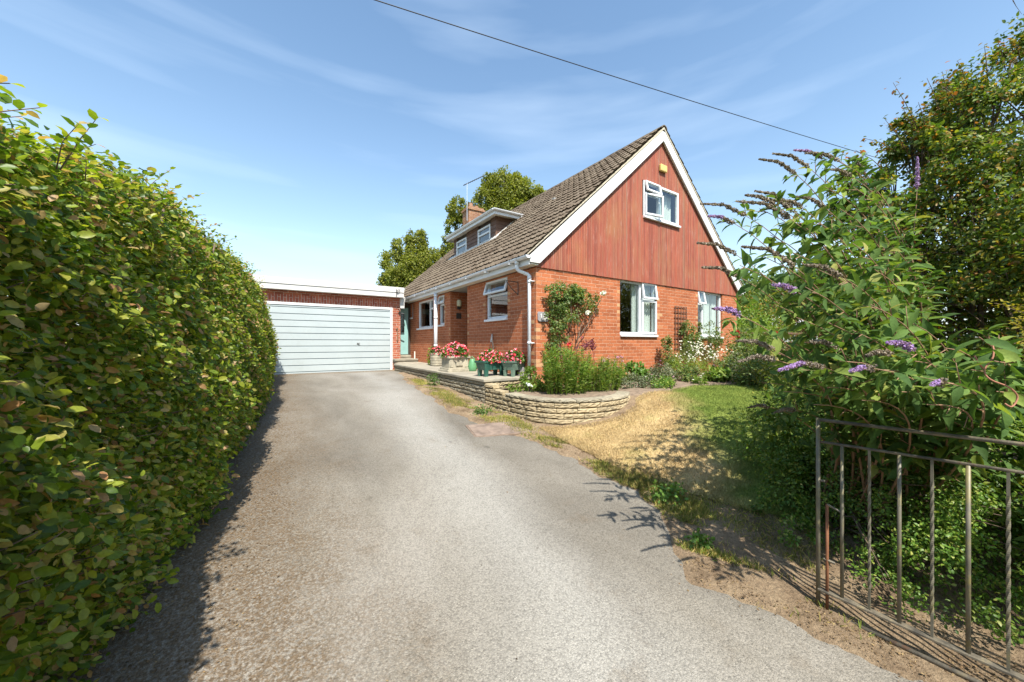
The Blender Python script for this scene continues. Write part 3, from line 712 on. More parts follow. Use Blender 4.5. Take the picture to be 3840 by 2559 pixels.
# left side windows; u runs towards the far end
def lw(y0, y1, z0, z1, lay): return window((GX0, y0, z0), (0, 1, 0), (-1, 0, 0), y1 - y0, z1 - z0, lay)
W = H_w1[1] - H_w1[0]; H = .87
lw(H_w1[0], H_w1[1], H_w1[2], H_w1[3], [('mh', .05, W - .05, .54), ('pane', .055, W - .055, .055, .51), ('vent', .01, W - .01, .55, .86, 16)])
W = H_w2[1] - H_w2[0]
lw(*H_w2, [('mh', .05, W - .05, .60), ('pane', .055, W - .055, .055, .57), ('vent', .01, W - .01, .61, .86, 14)])
W = H_w3[1] - H_w3[0]
lw(*H_w3, [('mv', .42), ('mh', .05, .42, .60), ('pane', .055, .39, .055, .57), ('pane', .055, .39, .63, .85), ('pane', .45, W - .055, .055, .85)])
lw(12.72, 12.94, .93, 1.42, [('pane', .055, .165, .055, .43)])

# curtains
def curtain(x0, x1, y, z0, z1, amp=.03, waves=6):
    v = []; f = []; n = 60
    for i in range(n + 1):
        a = i / n; xx = x0 + (x1 - x0) * a; yy = y + amp * math.sin(a * waves * 2 * math.pi) + .01 * math.sin(a * 31)
        v += [(xx, yy, z0), (xx, yy, z1)]
    for i in range(n): f.append((2 * i, 2 * i + 2, 2 * i + 3, 2 * i + 1))
    return mesh_obj('curtain', v, f, M_curt, house, smooth=True)
curtain(7.17, 7.34, GYF + .20, .16, 1.43, .03, 3); curtain(7.55, 7.86, GYF + .20, .16, 1.43, .03, 4)
curtain(10.28, 10.62, GYF + .20, .16, 1.43, .03, 4); curtain(10.72, 11.0, GYF + .20, .16, 1.43, .03, 4)
curtain(8.15, 8.48, GYF + .17, 3.0, 3.85, .03, 4); curtain(8.5, 8.72, GYF + .19, 3.0, 3.85, .02, 2)

# red boarded gable ---------------------------------------------------
def zin(x): return min(1.50 + .897 * (x - 4.09), 1.50 + .897 * (11.92 - x))   # just behind the barge board
mb = MB(); x = GX0 + .0; pitch = .049; yb0, yb1 = GYF - .028, GYF + .10
wx0, wx1, wz0, wz1 = 7.32, 8.748, 3.035, 3.878
while x < GX1 - .001:
    x1 = min(x + pitch - (.0045 if rng.random() < .8 else .010), GX1)
    def seg(xa, xb, zlo, zhi_a, zhi_b):
        c_ = .0045
        poly = [(xa, yb0 + c_), (xa + c_, yb0), (xb - c_, yb0), (xb, yb0 + c_), (xb, yb1), (xa, yb1)]
        zt = [zhi_a + (zhi_b - zhi_a) * ((p[0] - xa) / (xb - xa)) for p in poly]
        n = 6; vs = [(p[0], p[1], zlo) for p in poly] + [(p[0], p[1], z) for p, z in zip(poly, zt)]
        mb.add(vs, [tuple(range(n))[::-1], tuple(range(n, 2 * n))] + [(i, (i + 1) % n, (i + 1) % n + n, i + n) for i in range(n)])
    za, zb_ = zin(x) + .03, zin(x1) + .03
    if x1 > x + .016:
        z_lo = ZT - .012 + .004 * rng.random()
        if za > z_lo and zb_ > z_lo:
            if x1 > wx0 and x < wx1:
                seg(x, x1, z_lo, wz0, wz0); seg(x, x1, wz1, za, zb_)
            else: seg(x, x1, z_lo, za, zb_)
    x += pitch
mb.build('timber_cladding', M_board, house)
# dark backing board behind the cladding, split round the window
mb = MB()
def ztop(x): return zin(x) + .02
for (a, b, lo, hi) in [(GX0 + .01, wx0, None, None), (wx1, GX1 - .01, None, None), (wx0, wx1, None, wz0), (wx0, wx1, wz1, None)]:
    lo_ = ZT + .002 if lo is None else lo
    if hi is None:
        pts = [(a, lo_), (b, lo_)] if not (a == wx0 and lo is None and False) else []
        if (a, b) == (wx0, wx1): pts = [(a, wz1), (b, wz1)]
        top = [(b, ztop(b))] + ([(8.005, ztop(8.005))] if a < 8.005 < b else []) + [(a, ztop(a))]
        poly = [(p[0], GYF - .012, p[1]) for p in pts + top]
    else: poly = [(a, GYF - .012, lo_), (b, GYF - .012, lo_), (b, GYF - .012, hi), (a, GYF - .012, hi)]
    mb.prism(poly, (0, .10, 0))
mb.build('cladding_backing', M_dark, house)

# barge boards (one per slope) with boxed feet
YBG0, YBG1 = 5.345, 5.375
def barge(sgn):
    X = lambda x: x if sgn > 0 else 16.01 - x
    poly = [(X(3.93), YBG0, 1.50), (X(4.15), YBG0, 1.50), (X(8.005), YBG0, 4.985), (X(8.005), YBG0, 5.262), (X(3.93), YBG0, 1.625)]
    b = MB(); b.prism(poly, (0, .03, 0)); return b.build('barge_board', M_whitep, house, bevel=.003)
barge(1); barge(-1)
# soffit under the gable overhang and boxed eaves
mb = MB()
for s_ in (1, -1):
    X = lambda x: x if s_ > 0 else 16.01 - x
    a = sorted([X(3.955), X(GX0 - .003)])
    mb.box(a[0], a[1], 5.377, 13.5 if s_ > 0 else 15.2, 1.468, 1.49)
mb.prism([(4.1, 5.376, 1.535), (8.0, 5.376, 5.03), (8.0, 5.376, 5.05), (4.1, 5.376, 1.555)], (0, .07, 0))
mb.prism([(11.9, 5.376, 1.535), (8.01, 5.376, 5.03), (8.01, 5.376, 5.05), (11.9, 5.376, 1.555)], (0, .07, 0))
mb.build('soffit', M_cream, house)
mb = MB(); mb.box(3.925, 3.95, 5.378, 13.0, 1.46, 1.625); mb.build('fascia_board', M_whitep, house, bevel=.003); mb = MB(); mb.box(12.06, 12.085, 5.378, 15.2, 1.46, 1.625)
mb.build('fascia_board', M_whitep, house, bevel=.003)

# tiled roof -----------------------------------------------------------
RX0, RZ0, RS = 3.86, 1.615, .897
def roof_slope(sgn, Y0, Y1, dy, ncourse=21, holes=None):
    L = 8.005 - RX0; xs_, hs = [], []
    nrmv = Vector((-RS, 0, 1)).normalized()
    Yv = np.arange(Y0, Y1 + dy * .5, dy)
    wv = .010 * np.maximum(0, np.cos((Yv - Y0) / .105 * 2 * np.pi)) + .004 * np.cos((Yv - Y0) / .21 * 2 * np.pi)
    rows = []
    for c in range(ncourse):
        a, b = c / ncourse, (c + 1) / ncourse
        jit = .003 * np.repeat(rng.normal(size=len(Yv) // max(1, int(.21 / dy)) + 2), max(1, int(.21 / dy)))[:len(Yv)]
        rows.append((a - .001, -.004 + wv * .3, jit)); rows.append((a - .006, .040 + wv * 1.5, jit)); rows.append((a + (b - a) * .5, .026 + wv * 1.3, jit)); rows.append((b - .002, .011 + wv, jit))
    V = np.zeros((len(rows), len(Yv), 3))
    for i, (t_, h, jit) in enumerate(rows):
        xx = RX0 + L * t_; zz = RZ0 + RS * L * t_
        V[i, :, 0] = xx + nrmv.x * (h + jit); V[i, :, 1] = Yv; V[i, :, 2] = zz + nrmv.z * (h + jit)
    if sgn < 0: V[:, :, 0] = 16.01 - V[:, :, 0]
    nY = len(Yv); F = []
    for i in range(len(rows) - 1):
        for j in range(nY - 1):
            q = (i * nY + j, i * nY + j + 1, (i + 1) * nY + j + 1, (i + 1) * nY + j)
            F.append(q[::-1] if sgn > 0 else q)
    return V.reshape(-1, 3), F
v, f = roof_slope(1, 5.335, 15.35, .0175)
roofL = mesh_obj('tiled_roof', v, f, M_tile, house)
v2, f2 = roof_slope(-1, 5.335, 15.35, .035)
mesh_obj('tiled_roof', v2, f2, M_tile, house)
# deck beneath tiles and verge mortar
mb = MB()
for s_ in (1, -1):
    X = lambda x: x if s_ > 0 else 16.01 - x
    mb.prism([(X(3.955), 5.377, 1.63), (X(8.005), 5.377, 5.262), (X(8.005), 5.377, 5.302), (X(3.93), 5.377, 1.655)], (0, 9.9, 0))
mb.build('roof_deck', M_dark, house)
mb = MB()
for s_ in (1, -1):
    X = lambda x: x if s_ > 0 else 16.01 - x
    mb.prism([(X(3.87), 5.338, 1.628), (X(8.005), 5.338, 5.268), (X(8.005), 5.338, 5.320), (X(3.86), 5.338, 1.640)], (0, .05, 0))
mb.build('verge_mortar', M_mortar, house)
mb = MB(); y = 5.32; i = 0
while y < 15.3:
    pts = []
    yy = min(y + .44, 15.36); r = .115 + (.004 if i % 2 else 0)
    n = 10; vs = []
    for Y_ in (y, yy):
        for rr in (r, r - .018):
            for k in range(n + 1):
                a = math.pi * (k / n) * .84 + math.pi * .08; vs.append((8.005 + rr * math.cos(a), Y_, 5.245 + rr * 1.02 * math.sin(a)))
    m_ = n + 1; fs = []
    for k in range(n):
        fs += [(k, k + 1, 2 * m_ + k + 1, 2 * m_ + k), (m_ + k, 3 * m_ + k, 3 * m_ + k + 1, m_ + k + 1), (k, m_ + k, m_ + k + 1, k + 1), (2 * m_ + k, 2 * m_ + k + 1, 3 * m_ + k + 1, 3 * m_ + k)]
    mb.add(vs, fs); y += .45; i += 1
mb.prism([(7.92, 5.345, 5.21), (8.09, 5.345, 5.21), (8.005, 5.345, 5.335)], (0, .03, 0))
mb.build('ridge_tile', M_tile, house)

# gutter + downpipe
def half_gutter(p0, p1, r, name='gutter', par=None):
    p0, p1 = Vector(p0), Vector(p1); d = (p1 - p0).normalized(); sd = d.cross(Vector((0, 0, 1))).normalized(); n = 10; vs = []
    for P in (p0, p1):
        for rr in (r, r - .006):
            for k in range(n + 1):
                a = math.pi + math.pi * k / n; vs.append(P + sd * rr * math.cos(a) + Vector((0, 0, 1)) * rr * math.sin(a))
    m_ = n + 1; fs = []
    for k in range(n):
        fs += [(k, k + 1, 2 * m_ + k + 1, 2 * m_ + k), (m_ + k, 3 * m_ + k, 3 * m_ + k + 1, m_ + k + 1), (k, m_ + k, m_ + k + 1, k + 1), (2 * m_ + k, 2 * m_ + k + 1, 3 * m_ + k + 1, 3 * m_ + k)]
    fs += [tuple(range(m_)), tuple(2 * m_ + k for k in range(m_))[::-1]]
    return vs, fs
mb = MB(); mb.add(*half_gutter((3.868, 5.33, 1.612), (3.868, 12.9, 1.598), .056))
for y in np.arange(5.9, 12.8, .95):
    mb.box(3.805, 3.93, y - .02, y + .02, 1.535, 1.55); mb.add(*half_gutter((3.868, y - .025, 1.613), (3.868, y + .025, 1.613), .062))
mb.add(*half_gutter((3.868, 5.64, 1.613), (3.868, 5.76, 1.613), .064)); mb.add(*half_gutter((3.868, 5.32, 1.614), (3.868, 5.345, 1.614), .063))
mb.build('gutter', M_pipe, house); mb = MB(); mb.add(*half_gutter((12.14, 5.33, 1.612), (12.14, 15.2, 1.598), .056)); 
mb.build('gutter', M_pipe, house, smooth=False)
dp = MB(); dp.tube([(3.868, 5.70, 1.57), (3.868, 5.70, 1.47), (3.875, 5.695, 1.42), (3.90, 5.68, 1.385), (4.05, 5.60, 1.325), (4.075, 5.585, 1.29), (4.078, 5.58, 1.23), (4.078, 5.58, -.78)], .034, 14)
dp.tube([(3.868, 5.70, 1.58), (3.868, 5.70, 1.50)], .042, 14)
for z in (1.16, -.02): dp.tube([(4.078, 5.58, z), (4.078, 5.58, z + .05)], .042, 14); dp.box(4.08, GX0 + .003, 5.52, 5.54, z + .01, z + .035); dp.box(4.06, GX0 - .001, 5.49, 5.535, z + .015, z + .03)
dp.tube([(4.078, 5.58, 1.22), (4.078, 5.58, 1.29)], .040, 14)
dp.build('downpipe', M_pipe, house, smooth=True)
# porch post pipe
pp = MB(); pp.tube([(3.93, 10.0, 1.465), (3.93, 10.0, -.637)], .052, 18)
for z in (1.35, .72, -.1): pp.tube([(3.93, 10.0, z), (3.93, 10.0, z + .06)], .058, 18)
pp.build('porch_post', M_pipe, house, smooth=True)

# dormer ----------------------------------------------------------------
DX, DY0, DY1, DZ0, DZ1 = 5.66, 9.47, 12.5, 3.12, 3.90
def zr(x): return RZ0 + RS * (x - RX0)
mb = MB(); nb = 6
# dark timber core
mb.prism([(DX + .03, DY0 + .03, DZ0 - .1), (DX + .03, DY0 + .03, DZ1 - .002), (6.6, DY0 + .03, DZ1 - .002), (6.6, DY0 + .03, zr(6.6) - .3)], (0, DY1 - DY0 - .06, 0))
mb.build('dormer_core', M_dark, house)
mb = MB()
bh = .125; z = DZ0 - .08; wins = [(9.78, 10.6), (11.45, 12.27)]
while z < DZ1 - .001:
    z1 = min(z + bh, DZ1 - .003)
    spans = [(DY0 - .02, 9.78), (10.6, 11.45), (12.27, DY1 + .02)] if z1 > 3.16 else [(DY0 - .02, DY1 + .02)]
    for a, b in spans:
        mb.prism([(DX - .022, a, z), (DX + .028, a, z), (DX + .028, a, z1), (DX - .004, a, z1)], (0, b - a, 0))
    # side boards, mitred to the corner, cut by the roof slope
    xe = min(6.9, RX0 + (z1 - RZ0) / RS + .25)
    mb.prism([(DX - .02, DY0 - .022, z), (DX - .02, DY0 + .028, z), (DX - .02, DY0 + .028, z1), (DX - .02, DY0 - .004, z1)], (xe - DX, 0, 0))
    z += bh
mb.build('dormer_boards', M_hang, house)
def dwin(y0, y1):
    z0, z1 = 3.16, 3.74
    return window((DX, y0, z0), (0, 1, 0), (-1, 0, 0), y1 - y0, z1 - z0, [('mh', .05, y1 - y0 - .05, .36), ('pane', .05, y1 - y0 - .05, .05, .335), ('pane', .05, y1 - y0 - .05, .385, .53)], sill=False, rec=-.035, depth=.08, frame=.055)
dwin(9.78, 10.6); dwin(11.45, 12.27)
mb = MB(); mb.box(5.45, 7.6, 9.2, 12.72, 3.985, 4.03); mb.build('dormer_roof', M_lead, house)
mb = MB(); mb.box(5.46, 7.0, 9.21, 12.71, 3.90, 3.93); mb.build('dormer_soffit', M_cream, house)
mb = MB(); mb.box(5.43, 5.455, 9.18, 12.74, 3.84, 3.975); mb.box(5.455, 6.62, 9.18, 9.205, 3.84, 3.975); mb.box(5.455, 7.0, 12.715, 12.74, 3.84, 3.975)
mb.add(*half_gutter((5.385, 9.15, 3.975), (5.385, 12.76, 3.975), .05)); mb.add(*half_gutter((5.36, 9.135, 3.978), (6.5, 9.135, 3.978), .05))
mb.box(6.36, 6.46, 9.10, 9.2, 3.72, 3.93); mb.box(6.40, 6.66, 9.12, 9.2, 3.86, 3.985)
mb.build('dormer_fascia', M_pipe, house, bevel=.003)
mb = MB()
mb.prism([(DX - .14, DY0 - .2, zr(DX - .14) + .045), (DX - .02, DY0 - .2, zr(DX - .02) + .05), (DX - .02, DY0 - .2, zr(DX - .02) + .075), (DX - .14, DY0 - .2, zr(DX - .14) + .065)], (0, DY1 - DY0 + .5, 0))
mb.prism([(DX - .05, DY0 - .12, zr(DX - .05) + .05), (6.5, DY0 - .12, zr(6.5) + .05), (6.5, DY0 - .12, zr(6.5) + .078), (DX - .05, DY0 - .12, zr(DX - .05) + .078)], (0, .085, 0))
mb.build('dormer_flashing', simple('white_flashing', (.60, .58, .54), .7, .2, 6), house)

# chimney and aerial
ch = MB(); ch.box(7.55, 8.35, 15.1, 15.75, 2.5, 6.25); ch.box(7.50, 8.40, 15.05, 15.80, 6.25, 6.33); ch.box(7.55, 8.35, 15.1, 15.75, 6.33, 6.42)
chim = ch.build('chimney', M_chim, house, uv=True)
ch = MB(); ch.lathe([(.12, 0), (.13, .02), (.10, .05), (.11, .22), (.125, .24)], (7.8, 15.4, 6.421), 16); ch.lathe([(.12, 0), (.13, .02), (.10, .05), (.11, .16), (.125, .18)], (8.12, 15.45, 6.421), 16)
ch.build('chimney_pot', simple('clay_pot', (.35, .2, .12), .8), chim)
ae = empty('tv_aerial', (7.5, 15.2, 6.0), 'thin rooftop tv aerial on a pale mast above the chimney', 'aerial')
A0 = Vector((7.47, 15.12, 5.7)); A1 = Vector((7.47, 15.12, 7.45))
MB().tube([A0, A1], .014, 8).build('mast', simple('galvanised', (.55, .56, .58), .4, metal=.6), ae)
mb = MB(); b0 = A1 + Vector((-.15, .1, -.12)); b1 = A1 + Vector((.75, -.3, .42)); mb.tube([b0, b1], .018, 6)
for k in range(11):
    p = b0.lerp(b1, .08 + k * .09); L_ = .14 - .004 * k; sd = Vector((.25, .55, .1)).normalized(); mb.tube([p - sd * L_, p + sd * L_], .011, 5)
mb.build('boom', M_iron, ae)

# wall light and name plate in the porch recess (on the side wall facing the drive end)
wl = empty('wall_light', (4.39, 9.43, 1.05), 'cream bulkhead lamp on the brick side of the porch recess', 'light')
mb = MB(); mb.lathe([(.02, 0), (.062, .01), (.068, .05), (.068, .15), (.05, .185), (.01, .19)], (4.39, 9.39, 1.05), 18); mb.build('shade', M_lamp, wl, smooth=True)
MB().box(4.34, 4.44, 9.385, 9.435, .97, 1.045).build('bracket', M_dark, wl, bevel=.006)
mb = MB(); mb.box(4.32, 4.47, 9.415, 9.435, .70, .86); tag(mb.build('name_plate', M_dark, bevel=.004), 'small dark plate on the porch brickwork below the lamp', 'plate')
# alarm box
ab = MB(); ab.box(7.905, 8.165, GYF - .10, GYF - .03, 4.24, 4.41); tag(ab.build('alarm_box', M_bell, bevel=.02), 'yellow burglar alarm box high on the red boarded gable', 'alarm box')
# slate number plaque
pl = empty('house_number', (4.29, GYF - .02, .5), 'grey slate house number plaque beside the climbing rose', 'sign')
MB().prism([(4.17, GYF - .03, .44), (4.2, GYF - .03, .415), (4.41, GYF - .03, .415), (4.425, GYF - .03, .58), (4.40, GYF - .03, .60), (4.18, GYF - .03, .60), (4.165, GYF - .03, .57)], (0, .025, 0)).build('plaque', M_slate, pl, bevel=.004)
mb = MB(); yq = (GYF - .036, GYF - .0305)
mb.box(4.235, 4.253, *yq, .455, .565); mb.box(4.222, 4.234, *yq, .535, .555)
for z in (.455, .502, .549): mb.box(4.29, 4.352, *yq, z, z + .015)
mb.box(4.353, 4.370, *yq, .462, .500); mb.box(4.353, 4.370, *yq, .512, .556)
mb.build('numeral', simple('pale_numerals', (.7, .68, .64), .6), pl)
# trellis
tr = MB(); x0, x1, z0, z1 = 8.60, 9.10, -.2, .955
for k in range(5): xx = x0 + (x1 - x0) * k / 4; tr.box(xx - .009, xx + .009, GYF - .045, GYF - .032, z0, z1)
for k in range(9): zz = z1 - .01 - k * .135; tr.box(x0 - .02, x1 + .02, GYF - .0315, GYF - .02, zz - .009, zz + .009)
tag(tr.build('trellis', M_trell), 'brown square lattice trellis on the brick between the two lower windows', 'trellis')
# hanging basket bracket
hb = MB(); zc = 1.05; yy = 6.05
hb.tube([(GX0 - .005, yy, 1.25), (GX0 - .005, yy, .98)], .009, 6); hb.tube([(GX0 - .01, yy, .99), (GX0 - .16, yy, 1.10), (GX0 - .29, yy, 1.24)], .008, 6)
hb.tube([(GX0 - .005, yy, 1.24), (GX0 - .30, yy, 1.25)], .008, 6); hb.tube([(GX0 - .30, yy, 1.25), (GX0 - .315, yy, 1.22), (GX0 - .30, yy, 1.20), (GX0 - .285, yy, 1.215)], .006, 6)
tag(hb.build('basket_bracket', M_iron), 'black iron hanging basket bracket under the eaves near the downpipe', 'bracket')

# ================================================================= SIDE PASSAGE DOOR
sd_ = empty('side_door', (3.75, 13.0, -.4), 'sage green half glazed side door between garage and house', 'door')
mb = MB(); mb.box(3.30, 3.62, 13.02, 13.08, -.40, .40); mb.box(3.62, 4.06, 13.02, 13.08, -.40, .40); mb.box(3.30, 3.50, 13.02, 13.08, .40, 1.28); mb.box(3.92, 4.06, 13.02, 13.08, .40, 1.28); mb.box(3.50, 3.92, 13.02, 13.08, 1.08, 1.28)
mb.build('door_leaf', M_sage, sd_, bevel=.003)
MB().box(3.50, 3.92, 13.045, 13.055, .40, 1.08).build('pane', M_glass, sd_)
MB().box(3.31, 4.05, 13.3, 13.35, -.4, 1.25).build('inner_screen', M_int, sd_)
mb = MB(); mb.box(4.062, 4.141, 13.0, 13.12, -.42, 1.36); mb.box(3.2, 4.062, 13.0, 13.12, 1.282, 1.45); mb.build('frame', M_dark, sd_)
MB().box(3.58, 3.72, 13.005, 13.02, .24, .265).build('letter_slot', M_dark, sd_)
mb = MB(); mb.box(3.35, 4.04, 12.60, 13.0, -.48, -.415); mb.box(3.36, 4.03, 12.62, 13.0, -.53, -.48)
tag(mb.build('door_step', M_slab, bevel=.006), 'upper pale concrete step directly below the green side door', 'step')
mb = MB(); mb.box(3.35, 4.139, 12.15, 13.0, -.59, -.531); mb.box(3.37, 4.13, 12.18, 13.0, -.65, -.59)
tag(mb.build('door_step', M_slab, bevel=.006), 'lower wider step leading from the terrace to the side door', 'step')
tag(MB().tube([(4.06, 12.28, -.531), (4.06, 12.28, -.28)], .022, 10).build('pipe_stub', M_cream), 'short cream pipe standing on the lower step by the wall', 'pipe')

# ================================================================= GARAGE
gar = empty('garage', (1.2, 12.46, -.93), 'brick double garage with flat white fascia and pale blue door', 'garage')
GYD = 12.46; DXL, DXR = -1.02, 3.352
mb = MB()
mb.box(DXR, 3.62, GYD, GYD + .25, -1.0, 1.55)
mb.box(-1.5, DXL, GYD, GYD + .25, -1.0, 1.55)
mb.box(-1.5, -1.25, GYD + .25, 18, -1.0, 1.55); mb.box(3.35, 3.618, GYD + .25, 13.0, -1.0, 1.55); mb.box(-1.5, 3.6, 18, 18.25, -1, 1.55)
mb.box(DXL, DXR, GYD, GYD + .25, 1.432, 1.55)
mb.build('brick_wall', M_brickg, gar, uv=True)
MB().box(DXL, DXR, GYD - .002, GYD + .25, 1.21, 1.432).build('soldier_course', M_soldier, gar, uv=True)
mb = MB(); mb.box(-1.7, 3.70, 12.20, 18.3, 1.80, 1.862); mb.build('flat_roof', M_lead, gar)
mb = MB(); mb.box(-1.75, 3.665, 12.215, 12.24, 1.548, 1.70); mb.box(-1.75, 3.672, 12.195, 12.24, 1.706, 1.880); mb.box(3.625, 3.665, 12.24, 13.6, 1.548, 1.70); mb.box(3.63, 3.672, 12.24, 13.6, 1.706, 1.880)
mb.box(-1.75, -1.72, 12.24, 18.3, 1.548, 1.878)
mb.box(3.60, 3.74, 12.40, 12.62, 1.20, 1.547); mb.box(3.674, 3.92, 12.60, 12.98, 1.45, 1.62)
mb.build('fascia_board', M_fascia, gar, bevel=.004)
MB().box(-1.7, 3.62, 12.242, 12.458, 1.552, 1.57).build('soffit', M_whitep, gar)
mb = MB(); mb.box(DXR - .075, DXR - .001, GYD - .01, GYD + .08, -.93, 1.209); mb.box(DXL + .001, DXL + .075, GYD - .01, GYD + .08, -.93, 1.209); mb.box(DXL + .075, DXR - .075, GYD - .01, GYD + .08, 1.135, 1.209)
mb.build('door_frame', M_whitep, gar, bevel=.004)
mb = MB(); a, b = DXL + .08, DXR - .078
z = 1.067
mb.box(a, b, GYD + .03, GYD + .05, -.905, 1.13)
door = mb.build('garage_door', M_groove, gar)
mb = MB()
mb.box(a, b, GYD + .012, GYD + .028, 1.078, 1.13)
for k in range(10):
    zt = 1.067 - k * .1925; mb.box(a, b, GYD + .012, GYD + .028, zt - .1925 + .011, zt - .008)
mb.box(a, b, GYD + .012, GYD + .028, -.905, 1.067 - 10 * .1925 - .008)
mb.build('door_panel', M_gdoor, door, bevel=.004)
mb = MB(); mb.box(2.22, 2.30, GYD - .005, GYD + .012, -.03, .02); mb.tube([(2.26, GYD + .01, -.0), (2.26, GYD - .04, -.0), (2.30, GYD - .045, .01)], .008, 6); mb.build('handle', simple('chrome_handle', (.5, .5, .5), .3, metal=.9), door)
# small fittings on garage
mb = MB(); mb.tube([(3.47, GYD - .04, .49), (3.50, GYD - .07, .52), (3.51, GYD - .05, .47), (3.51, GYD - .05, .12), (3.49, GYD - .04, .08)], .016, 8); mb.tube([(3.49, GYD, .48), (3.49, GYD - .05, .49)], .02, 8)
tag(mb.build('hose_hook', simple('old_brass', (.22, .13, .07), .5)), 'old curved metal hose hook on the garage brick pier', 'hook')
mb = MB(); mb.box(3.56, 3.61, GYD - .06, GYD - .001, 1.02, 1.07); mb.tube([(3.60, GYD - .06, 1.05), (3.52, GYD - .10, 1.17)], .015, 6); mb.tube([(3.60, GYD - .08, 1.03), (3.72, GYD - .1, 1.0)], .02, 8)
tag(mb.build('security_light', M_iron), 'small dark fitting at the top of the garage pier beside the side door', 'light')
mb = MB(); mb.box(3.40, 3.42, 12.165, 12.19, 1.58, 1.80); mb.tube([(3.41, 12.17, 1.70), (3.49, 12.15, 1.76), (3.52, 12.15, 1.82)], .01, 6); mb.tube([(3.41, 12.17, 1.74), (3.46, 12.12, 1.80)], .008, 6)
tag(mb.build('cable_hook', M_iron), 'small black hook screwed to the right end of the garage fascia', 'hook')

# ================================================================= TERRACE + PLANTER WALLS
ZS = -.637
ter = empty('terrace', (3.6, 8, -1), 'raised slab terrace edged with split stone walling along the house', 'terrace')
poly = [(3.07, 5.55), (4.139, 5.55), (4.139, 12.18), (3.60, 12.18), (3.60, 12.40), (3.07, 11.3)]
mb = MB(); mb.prism([(x, y, ZS - .05) for x, y in poly], (0, 0, .05))
mb.box(4.139, 5.28, 8.37, 9.434, ZS - .05, ZS - .001)
mb.build('slab', M_slab, ter, bevel=.008)
mb = MB(); mb.prism([(x, y, -1.3) for x, y in [(3.2, 5.70), (4.139, 5.70), (4.139, 12.15), (3.58, 12.15), (3.58, 12.3), (3.2, 11.25)]], (0, 0, 1.3 + ZS - .052))
mb.build('core', M_slab, ter)
def stone_course(path, z0, z1, mb, thick=.12, seed=0, out_=1):
    """split-face stones laid along a 2-D path (outer face on the path)"""
    r = random.Random(seed)
    P = [Vector((p[0], p[1], 0)) for p in path]; L = [0]
    for a, b in zip(P, P[1:]): L.append(L[-1] + (b - a).length)
    def at(s):
        s = min(max(s, 0), L[-1])
        for i in range(len(P) - 1):
            if s <= L[i + 1] or i == len(P) - 2:
                t_ = (s - L[i]) / (L[i + 1] - L[i]); d = (P[i + 1] - P[i]).normalized()
                return P[i].lerp(P[i + 1], t_), d
    s = 0
    while s < L[-1] - .01:
        w = r.uniform(.22, .42); e = min(s + w, L[-1])
        if L[-1] - e < .1: e = L[-1]
        n = max(2, int((e - s) / .035)); vs = []; rows = 5
        for i in range(n + 1):
            ss = s + .004 + (e - s - .008) * i / n; p, d = at(ss); nn = Vector((d.y, -d.x, 0)) * out_
            edge = min(i, n - i) == 0
            for j in range(rows):
                zz = z0 + .005 + (z1 - z0 - .010) * j / (rows - 1)
                bul = (.0 if j in (0, rows - 1) or edge else .009) + r.uniform(-.007, .009)
                q_ = p + nn * bul; vs.append((q_.x, q_.y, zz + r.uniform(-.002, .002)))
        for i in range(n + 1):
            ss = s + .004 + (e - s - .008) * i / n; p, d = at(ss); nn = Vector((d.y, -d.x, 0)) * out_
            q_ = p - nn * thick; vs += [(q_.x, q_.y, z0 + .005), (q_.x, q_.y, z1 - .005)]
        fs = []; B = (n + 1) * rows
        for i in range(n):
            for j in range(rows - 1): fs.append((i * rows + j, (i + 1) * rows + j, (i + 1) * rows + j + 1, i * rows + j + 1))
            fs.append((i * rows + rows - 1, (i + 1) * rows + rows - 1, B + (i + 1) * 2 + 1, B + i * 2 + 1))
            fs.append((i * rows, B + i * 2, B + (i + 1) * 2, (i + 1) * rows))
        for i in (0, n): fs.append(tuple(i * rows + j for j in range(rows)) + (B + i * 2 + 1, B + i * 2))
        mb.add(vs, fs); s = e
line = [(3.10, 11.28), (3.10, 5.58)]
mb = MB(); mbc = MB(); zc = ZS - .05; k = 0
while zc > -1.3:
    stone_course(line, zc - .072, zc, mb, seed=k); zc -= .074; k += 1
stone_course([(3.10, 5.58), (4.13, 5.58)], ZS - .125, ZS - .052, mbc, seed=50); stone_course([(3.24, 5.60), (4.13, 5.60)], ZS - .20, ZS - .127, mbc, seed=51)
mb.build('stone_walling', M_stone_d, ter); mbc.build('stone_return', M_stone_y, ter)
# slab joints: a few slab lines as thin grooves of darker mortar
# curved planter
plw = empty('planter_wall', (3.7, 4.2, -1.1), 'low curved buff stone planter wall with mossy capping at the house corner', 'wall')
curve = [(3.10, 5.56), (3.10, 5.0), (3.105, 4.6), (3.14, 4.3), (3.22, 4.06), (3.36, 3.88), (3.56, 3.76), (3.82, 3.66), (4.1, 3.62), (4.38, 3.64), (4.62, 3.72), (4.84, 3.86), (4.95, 3.95)]
# refine
cf = []
for a, b in zip(curve, curve[1:]):
    for q_ in range(4): cf.append((a[0] + (b[0] - a[0]) * q_ / 4, a[1] + (b[1] - a[1]) * q_ / 4))
cf.append(curve[-1])
ZC = -.80
mb = MB(); zc = ZC - .05
for k in range(7): stone_course(cf, zc - .073, zc, mb, seed=100 + k); zc -= .075
stone_course([(3.10, 5.56), (3.10, 4.98)], ZC - .05, ZC + .022, mb, seed=130); stone_course([(3.10, 5.56), (3.10, 5.28)], ZC + .024, ZC + .096, mb, seed=131)
mb.build('stone_walling', M_stone_y, plw)
mb = MB(); stone_course([(x, y) for x, y in cf if y < 4.98], ZC - .048, ZC, mb, thick=.2, seed=140)
mb.build('capping', M_cap, plw)
